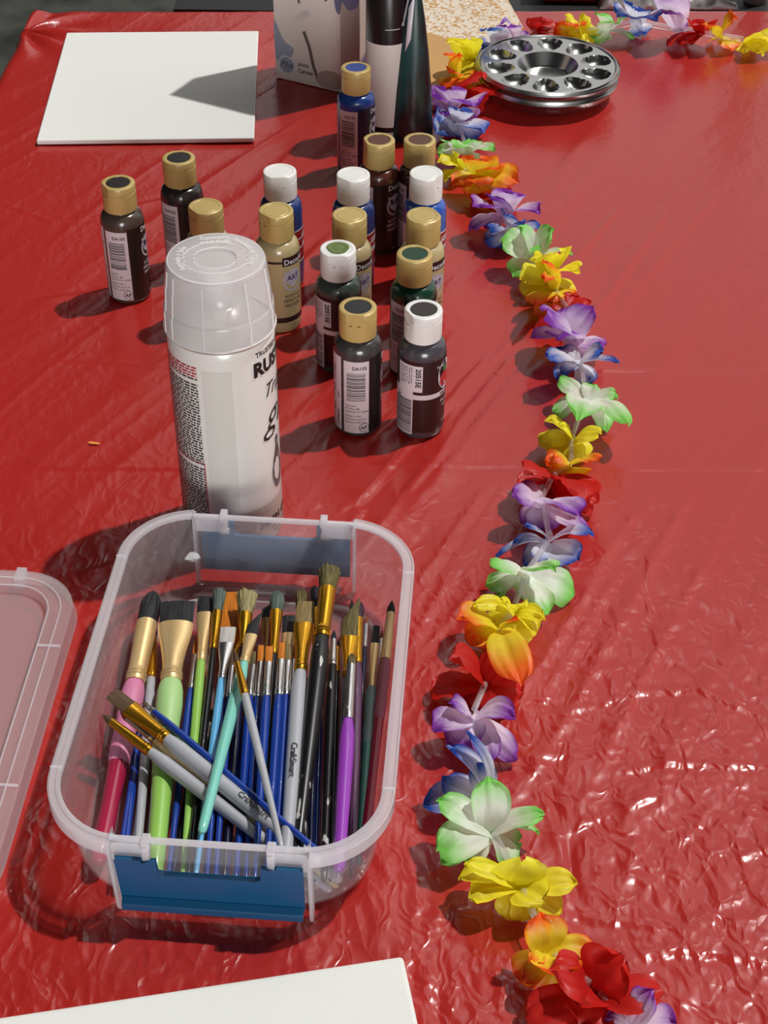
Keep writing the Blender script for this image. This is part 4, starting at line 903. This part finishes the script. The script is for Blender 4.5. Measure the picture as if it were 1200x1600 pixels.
def crumple(name, u, v, sx, sy, sz, label, seed):
    q = at(u, v); rnd = random.Random(seed); v_ = []; f = []; n = 22
    for j in range(n+1):
        for i in range(n+1):
            x, y = i/n*2-1, j/n*2-1; e = max(abs(x), abs(y)); h = sz*(1-e**4)
            h *= .65+.7*mnoise.noise(Vector((x*2.4+seed, y*2.4, 0)))+.35*mnoise.noise(Vector((x*6+seed, y*6, 3)))
            v_.append((x*sx, y*sy, max(0.0006, h)))
    for j in range(n):
        for i in range(n): k = j*(n+1)+i; f.append((k, k+1, k+n+2, k+n+1))
    k = len(v_); v_ += [(x, y, 0) for x, y, z in v_]; f += [tuple(i+k for i in reversed(q_)) for q_ in f]
    for a_ in range(n): f += [(a_+1, a_, a_+k, a_+1+k), (n*(n+1)+a_, n*(n+1)+a_+1, n*(n+1)+a_+1+k, n*(n+1)+a_+k), (a_*(n+1), (a_+1)*(n+1), (a_+1)*(n+1)+k, a_*(n+1)+k), ((a_+1)*(n+1)+n, a_*(n+1)+n, a_*(n+1)+n+k, (a_+1)*(n+1)+n+k)]
    o = obj(name, v_, f, mat('foil', lin(225, 225, 222), .3, .6), None, True); autosmooth(o, 50); o.location = (q.x, q.y+sy*.9, tz); tag(o, label, 'foil', 'crumpled foil on the far table'); return o
crumple('foil_sheet', 985, 14, .036, .03, .030, 'crumpled silver foil beyond the blue lei flower', 3)
crumple('foil_sheet', 1092, 14, .046, .03, .026, 'crumpled silver foil right of the purple lei flower', 8)
q = at(1185, 12); b = MB(); b.tube([(q.x, q.y+.02, tz), (q.x+.004, q.y+.02, .25)], .014, 16); o = b.build('metal_pole', mat('pole_grey', lin(110, 108, 104), .5)); tag(o, 'grey upright pole at the top right corner', 'pole')

# ------------------------------------------------------------------ flower lei
def fabric(name, c0, c1, lo, hi):
    m = bpy.data.materials.new(name); m.use_nodes = True; nt = m.node_tree; nt.nodes.clear(); L = nt.links.new
    out = N(nt, 'ShaderNodeOutputMaterial'); at_ = N(nt, 'ShaderNodeAttribute'); at_.attribute_name = 'dye'
    no = N(nt, 'ShaderNodeTexNoise'); no.inputs['Scale'].default_value = 90; ad = N(nt, 'ShaderNodeMath', operation='MULTIPLY_ADD'); ad.inputs[1].default_value = .35; L(no.outputs['Fac'], ad.inputs[0]); L(at_.outputs['Fac'], ad.inputs[2])
    tcx = N(nt, 'ShaderNodeTexCoord'); L(tcx.outputs['Object'], no.inputs['Vector'])
    rp = N(nt, 'ShaderNodeMapRange', interpolation_type='SMOOTHSTEP'); rp.inputs[1].default_value = lo+.17; rp.inputs[2].default_value = hi+.17; L(ad.outputs[0], rp.inputs[0])
    mx = N(nt, 'ShaderNodeMix', data_type='RGBA'); mx.inputs[6].default_value = lin(*c0); mx.inputs[7].default_value = lin(*c1); L(rp.outputs[0], mx.inputs[0])
    df = N(nt, 'ShaderNodeBsdfDiffuse'); tl = N(nt, 'ShaderNodeBsdfTranslucent'); L(mx.outputs[2], df.inputs[0]); L(mx.outputs[2], tl.inputs[0])
    ms = N(nt, 'ShaderNodeMixShader'); ms.inputs[0].default_value = .42; L(df.outputs[0], ms.inputs[1]); L(tl.outputs[0], ms.inputs[2])
    gl = N(nt, 'ShaderNodeBsdfGlossy'); gl.inputs['Roughness'].default_value = .45; m2 = N(nt, 'ShaderNodeMixShader'); m2.inputs[0].default_value = .03; L(ms.outputs[0], m2.inputs[1]); L(gl.outputs[0], m2.inputs[2])
    L(m2.outputs[0], out.inputs[0]); return m
FMAT = {'p': fabric('petal_purple', (246, 232, 250), (152, 70, 190), .24, .90), 'b': fabric('petal_blue', (244, 247, 255), (58, 98, 194), .25, .88),
        'g': fabric('petal_green', (246, 253, 240), (146, 232, 108), .27, .90), 'y': fabric('petal_yellow', (252, 244, 58), (254, 246, 60), .3, .9),
        'o': fabric('petal_orange', (250, 234, 60), (255, 108, 34), .25, .86), 'r': fabric('petal_red', (206, 34, 28), (214, 40, 32), .3, .9)}
def petal(V, Fc, A, c, tip, w, rnd, cup=.16, arch=.14):
    d = tip-c; Ln = d.length
    if Ln < 1e-4: return
    dn = d/Ln; side = dn.cross(Vector((0, 0, 1)))
    if side.length < .1: side = Vector((1, 0, 0))
    side.normalize(); tw = rnd.uniform(-.35, .35); nrm = side.cross(dn); side, nrm = side*math.cos(tw)+nrm*math.sin(tw), nrm*math.cos(tw)-side*math.sin(tw)
    ns, ntt = 14, 12; b0 = len(V); ph = rnd.uniform(0, 6); ph2 = rnd.uniform(0, 6); cu = cup*rnd.choice((1, 1, -.8, .6)); bow = rnd.uniform(-.10, .10)
    for i in range(ns+1):
        s = i/ns
        if s < .66: wp = .32+.68*math.sin(s/.66*math.pi/2)**.95
        else: wp = max(.0, 1-((s-.66)/.345)**2.5)**.46
        wp *= w*.56
        for j in range(ntt+1):
            t_ = j/ntt*2-1
            pos = c+dn*(Ln*s*(1-.05*abs(t_)**2*s))+side*(t_*wp+bow*Ln*math.sin(math.pi*s))
            k = arch*Ln*math.sin(math.pi*s*.9)+cu*w*(t_*t_)*s+.0011*s*math.sin(t_*5.5+ph+s*2)+.0009*s*math.sin(t_*11+ph2)
            k -= .05*Ln*s**4
            k += .0030*s*mnoise.noise(Vector((pos.x*95, pos.y*95, ph*3)))+.0014*s*mnoise.noise(Vector((pos.x*230, pos.y*230, ph2*3)))
            pos = pos+nrm*k
            pos.z = max(pos.z, .0012+.0006*rnd.random()); V.append(pos)
            A.append(min(1, max(s**1.3*.9, (abs(t_)**3)*s*1.05)+.08*(s > .9)))
    for i in range(ns):
        for j in range(ntt): q = b0+i*(ntt+1)+j; Fc.append((q, q+1, q+ntt+2, q+ntt+1))
lei0 = gp(880, 620)
lei = empty('flower_lei', (lei0.x, lei0.y, 0)); tag(lei, 'rainbow fabric flower lei winding down the table from the palettes', 'lei')
FL = [
 ('p', (985, 1606, 14), [(1020, 1546, 48, 32), (1058, 1604, 52, 16), (944, 1592, 34, 14), (1000, 1650, 50, 10)]),
 ('r', (930, 1552, 14), [(862, 1512, 84, 30), (975, 1494, 92, 34), (1036, 1552, 78, 26), (822, 1592, 76, 12), (905, 1604, 80, 14), (985, 1590, 60, 12), (890, 1560, 90, 24)]),
 ('o', (856, 1492, 14), [(840, 1424, 62, 36), (934, 1496, 54, 20), (820, 1536, 36, 6), (884, 1530, 70, 24), (836, 1510, 30, 22)]),
 ('y', (812, 1386, 14), [(716, 1372, 44, 14), (726, 1348, 34, 28), (732, 1406, 42, 16), (815, 1346, 78, 34), (903, 1380, 44, 20), (880, 1424, 54, 8), (850, 1408, 60, 22)]),
 ('g', (767, 1302, 16), [(762, 1212, 56, 44), (849, 1268, 50, 30), (843, 1300, 24, 12), (682, 1250, 48, 30), (684, 1328, 60, 22), (794, 1360, 40, 12), (690, 1352, 36, 4)]),
 ('b', (762, 1250, 10), [(700, 1164, 40, 40), (730, 1142, 24, 50), (660, 1258, 56, 6), (788, 1262, 28, 6), (690, 1215, 50, 14), (745, 1190, 40, 30)]),
 ('p', (738, 1122, 16), [(676, 1138, 52, 22), (804, 1118, 46, 34), (808, 1188, 42, 6), (765, 1196, 42, 12), (700, 1100, 34, 30), (735, 1170, 50, 14)]),
 ('r', (760, 1070, 12), [(672, 1088, 66, 8), (702, 1028, 82, 32), (818, 1084, 50, 8), (788, 1020, 52, 24), (735, 1100, 60, 10)]),
 ('o', (782, 984, 14), [(714, 966, 66, 26), (814, 1072, 56, 26), (752, 1014, 60, 12), (810, 966, 14, 34), (725, 1000, 46, 14)]),
 ('y', (800, 962, 14), [(738, 944, 26, 26), (852, 966, 26, 22), (838, 990, 30, 14), (820, 1012, 40, 6), (782, 942, 34, 30), (818, 942, 30, 32)]),
 ('g', (823, 900, 14), [(768, 878, 44, 34), (868, 892, 46, 46), (898, 930, 58, 6), (856, 960, 42, 10), (758, 914, 34, 6), (778, 936, 30, 6), (815, 935, 36, 10)]),
 ('b', (858, 848, 14), [(822, 818, 16, 30), (927, 832, 38, 28), (774, 868, 14, 8), (802, 844, 18, 18), (862, 888, 60, 8), (905, 878, 50, 14), (820, 886, 40, 4)]),
 ('p', (845, 788, 14), [(801, 772, 40, 32), (906, 806, 54, 40), (814, 820, 26, 8), (922, 832, 30, 10), (855, 825, 50, 10), (820, 750, 36, 20)]),
 ('r', (862, 752, 10), [(820, 728, 46, 34), (808, 762, 44, 10), (908, 784, 66, 28), (936, 784, 58, 10), (925, 805, 40, 4)]),
 ('o', (892, 728, 12), [(850, 722, 38, 16), (936, 722, 38, 30), (892, 750, 56, 10), (868, 714, 34, 24)]),
 ('y', (893, 690, 14), [(854, 654, 40, 32), (840, 682, 46, 12), (934, 676, 44, 32), (910, 714, 46, 10), (862, 716, 54, 4), (878, 660, 34, 30)]),
 ('g', (916, 626, 14), [(874, 590, 32, 22), (863, 642, 42, 10), (904, 656, 52, 34), (966, 622, 38, 20), (980, 662, 44, 30), (950, 674, 32, 4), (930, 600, 30, 20)]),
 ('b', (904, 570, 14), [(853, 564, 36, 32), (944, 548, 40, 32), (968, 566, 12, 26), (925, 594, 26, 6), (880, 584, 28, 14), (868, 546, 24, 12)]),
 ('p', (897, 536, 12), [(828, 530, 42, 16), (854, 484, 78, 44), (926, 478, 50, 42), (944, 538, 56, 20), (885, 480, 60, 30), (868, 530, 60, 26)]),
 ('r', (888, 492, 10), [(908, 464, 44, 16), (836, 516, 26, 4), (860, 500, 40, 6)]),
 ('o', (864, 456, 14), [(848, 408, 24, 50), (838, 478, 46, 18), (844, 498, 34, 4), (900, 462, 44, 14), (852, 440, 22, 50), (868, 470, 60, 16)]),
 ('y', (856, 434, 14), [(812, 432, 50, 16), (832, 402, 50, 34), (874, 396, 60, 44), (906, 424, 50, 30), (900, 456, 44, 10), (818, 462, 46, 6)]),
 ('g', (834, 402, 14), [(782, 374, 52, 28), (812, 352, 46, 40), (868, 358, 50, 42), (894, 394, 12, 24), (802, 432, 42, 8), (845, 380, 50, 30)]),
 ('b', (798, 366, 12), [(757, 378, 40, 8), (764, 352, 38, 24), (843, 348, 36, 20), (792, 334, 42, 34), (780, 388, 40, 4), (820, 350, 30, 30)]),
 ('p', (786, 338, 12), [(733, 362, 34, 6), (740, 322, 50, 34), (806, 302, 46, 46), (844, 332, 52, 28), (765, 308, 46, 36)]),
 ('r', (778, 312, 8), [(792, 298, 46, 18), (735, 322, 34, 4)]),
 ('o', (755, 280, 14), [(706, 290, 42, 14), (745, 248, 50, 42), (778, 262, 44, 34), (810, 284, 48, 24), (733, 310, 34, 4), (772, 308, 48, 8), (740, 285, 50, 26)]),
 ('y', (726, 264, 10), [(684, 252, 34, 20), (694, 282, 42, 6), (718, 248, 42, 24)]),
 ('g', (730, 240, 10), [(682, 238, 30, 6), (704, 220, 48, 32), (774, 234, 46, 18), (735, 218, 40, 28)]),
 ('b', (712, 192, 12), [(757, 206, 62, 14), (684, 208, 46, 14), (678, 184, 36, 20), (716, 174, 36, 34), (732, 224, 52, 4)]),
 ('p', (708, 170, 12), [(673, 148, 46, 34), (700, 140, 46, 40), (744, 164, 60, 30), (735, 192, 44, 10), (690, 180, 50, 20)]),
 ('r', (718, 146, 12), [(750, 118, 50, 42), (775, 150, 54, 18), (756, 172, 44, 6), (710, 150, 44, 20)]),
 ('o', (714, 124, 12), [(697, 84, 20, 52), (718, 82, 18, 48), (747, 112, 18, 22), (704, 136, 34, 20), (700, 112, 30, 30), (735, 130, 50, 20)]),
 ('y', (732, 98, 12), [(698, 68, 24, 52), (732, 62, 46, 48), (755, 90, 48, 22), (722, 108, 56, 20)]),
 ('b', (776, 76, 8), [(760, 48, 36, 46), (752, 68, 30, 20)]),
 ('p', (802, 68, 8), [(792, 43, 36, 40), (783, 33, 6, 52), (824, 52, 22, 14)]),
 ('r', (842, 50, 10), [(826, 34, 46, 22), (868, 34, 46, 26), (846, 26, 40, 24)]),
 ('o', (890, 52, 10), [(866, 44, 28, 16), (905, 40, 34, 26), (885, 36, 26, 30)]),
 ('y', (908, 52, 10), [(886, 24, 42, 30), (914, 23, 42, 30), (938, 52, 36, 8), (905, 66, 40, 6)]),
 ('g', (948, 48, 10), [(934, 22, 28, 32), (962, 36, 44, 26), (990, 62, 26, 4), (924, 62, 36, 4)]),
 ('b', (994, 38, 10), [(964, 24, 46, 30), (1028, 30, 46, 30), (990, 14, 42, 42), (1002, 52, 40, 4)]),
 ('p', (1062, 50, 8), [(1044, -8, 52, 62), (1068, 28, 36, 22), (1072, 50, 14, 4), (1035, 20, 26, 44)]),
 ('r', (1096, 54, 10), [(1042, 74, 26, 4), (1080, 38, 24, 34), (1106, 36, 38, 30), (1062, 70, 30, 8)]),
 ('o', (1124, 60, 10), [(1103, 40, 28, 32), (1152, 28, 50, 34), (1146, 78, 44, 6)]),
 ('y', (1166, 66, 10), [(1204, 54, 44, 28), (1192, 88, 44, 4), (1230, 70, 40, 10)]),
]
prev = None; cpts = []
for fi, (ck, c, pets) in enumerate(FL):
    cz = c[2]*.001; C_ = gp(c[0], c[1], cz); rnd = random.Random(fi*13+5); V = []; Fc = []; A = []
    sc = pxm(C_)
    for (u, v_, w, z) in pets: petal(V, Fc, A, C_+Vector((rnd.uniform(-.001, .001), rnd.uniform(-.001, .001), rnd.uniform(-.002, .002))), gp(u, v_, z*.001), w*sc, rnd)
    for k in range(2):                              # small crushed petals underneath
        a = rnd.uniform(0, 6.28); petal(V, Fc, A, C_, Vector((C_.x+.017*math.cos(a), C_.y+.013*math.sin(a), .003)), .016, rnd)
    V = [p_-lei.location for p_ in V]
    o = obj('flower', V, Fc, FMAT[ck], lei); at_ = o.data.attributes.new('dye', 'FLOAT', 'POINT'); at_.data.foreach_set('value', A)
    o['label'] = {'p': 'purple edged white flower', 'b': 'blue edged white flower', 'g': 'green tipped white flower', 'y': 'yellow flower', 'o': 'orange tipped yellow flower', 'r': 'red flower'}[ck]
    cpts.append(C_-lei.location)
for a_, b_ in zip(cpts[:-1], cpts[1:]):
    if (b_-a_).length > .012 and (b_-a_).length < .09:
        t = MB(); d_ = (b_-a_); t.tube([a_+d_*.12+Vector((0, 0, .004)), a_+d_*.88+Vector((0, 0, .004))], .0019, 10); t.build('straw_spacer', M['straw'], lei)
t = MB(); t.tube(cpts, .0006, 6); t.build('cord', M['white_cap'], lei)

# scrap of paper on the cloth
q = gp(147, 692, .001); b = MB(); b.add([(-.0045, .0006, 0), (-.002, .0012, 0), (.003, .0002, 0), (.0048, -.0010, 0), (.002, -.0013, 0), (-.003, -.0006, 0)], [(0, 1, 2, 3, 4, 5)])
o = b.build('paper_sliver', mat('sliver_orange', lin(245, 160, 60), .5), smooth=False); o.location = (q.x, q.y, .0008); m_ = o.modifiers.new('thick', 'SOLIDIFY'); m_.thickness = .0004
tag(o, 'tiny orange sliver lying on the cloth left of the spray can', 'scrap')
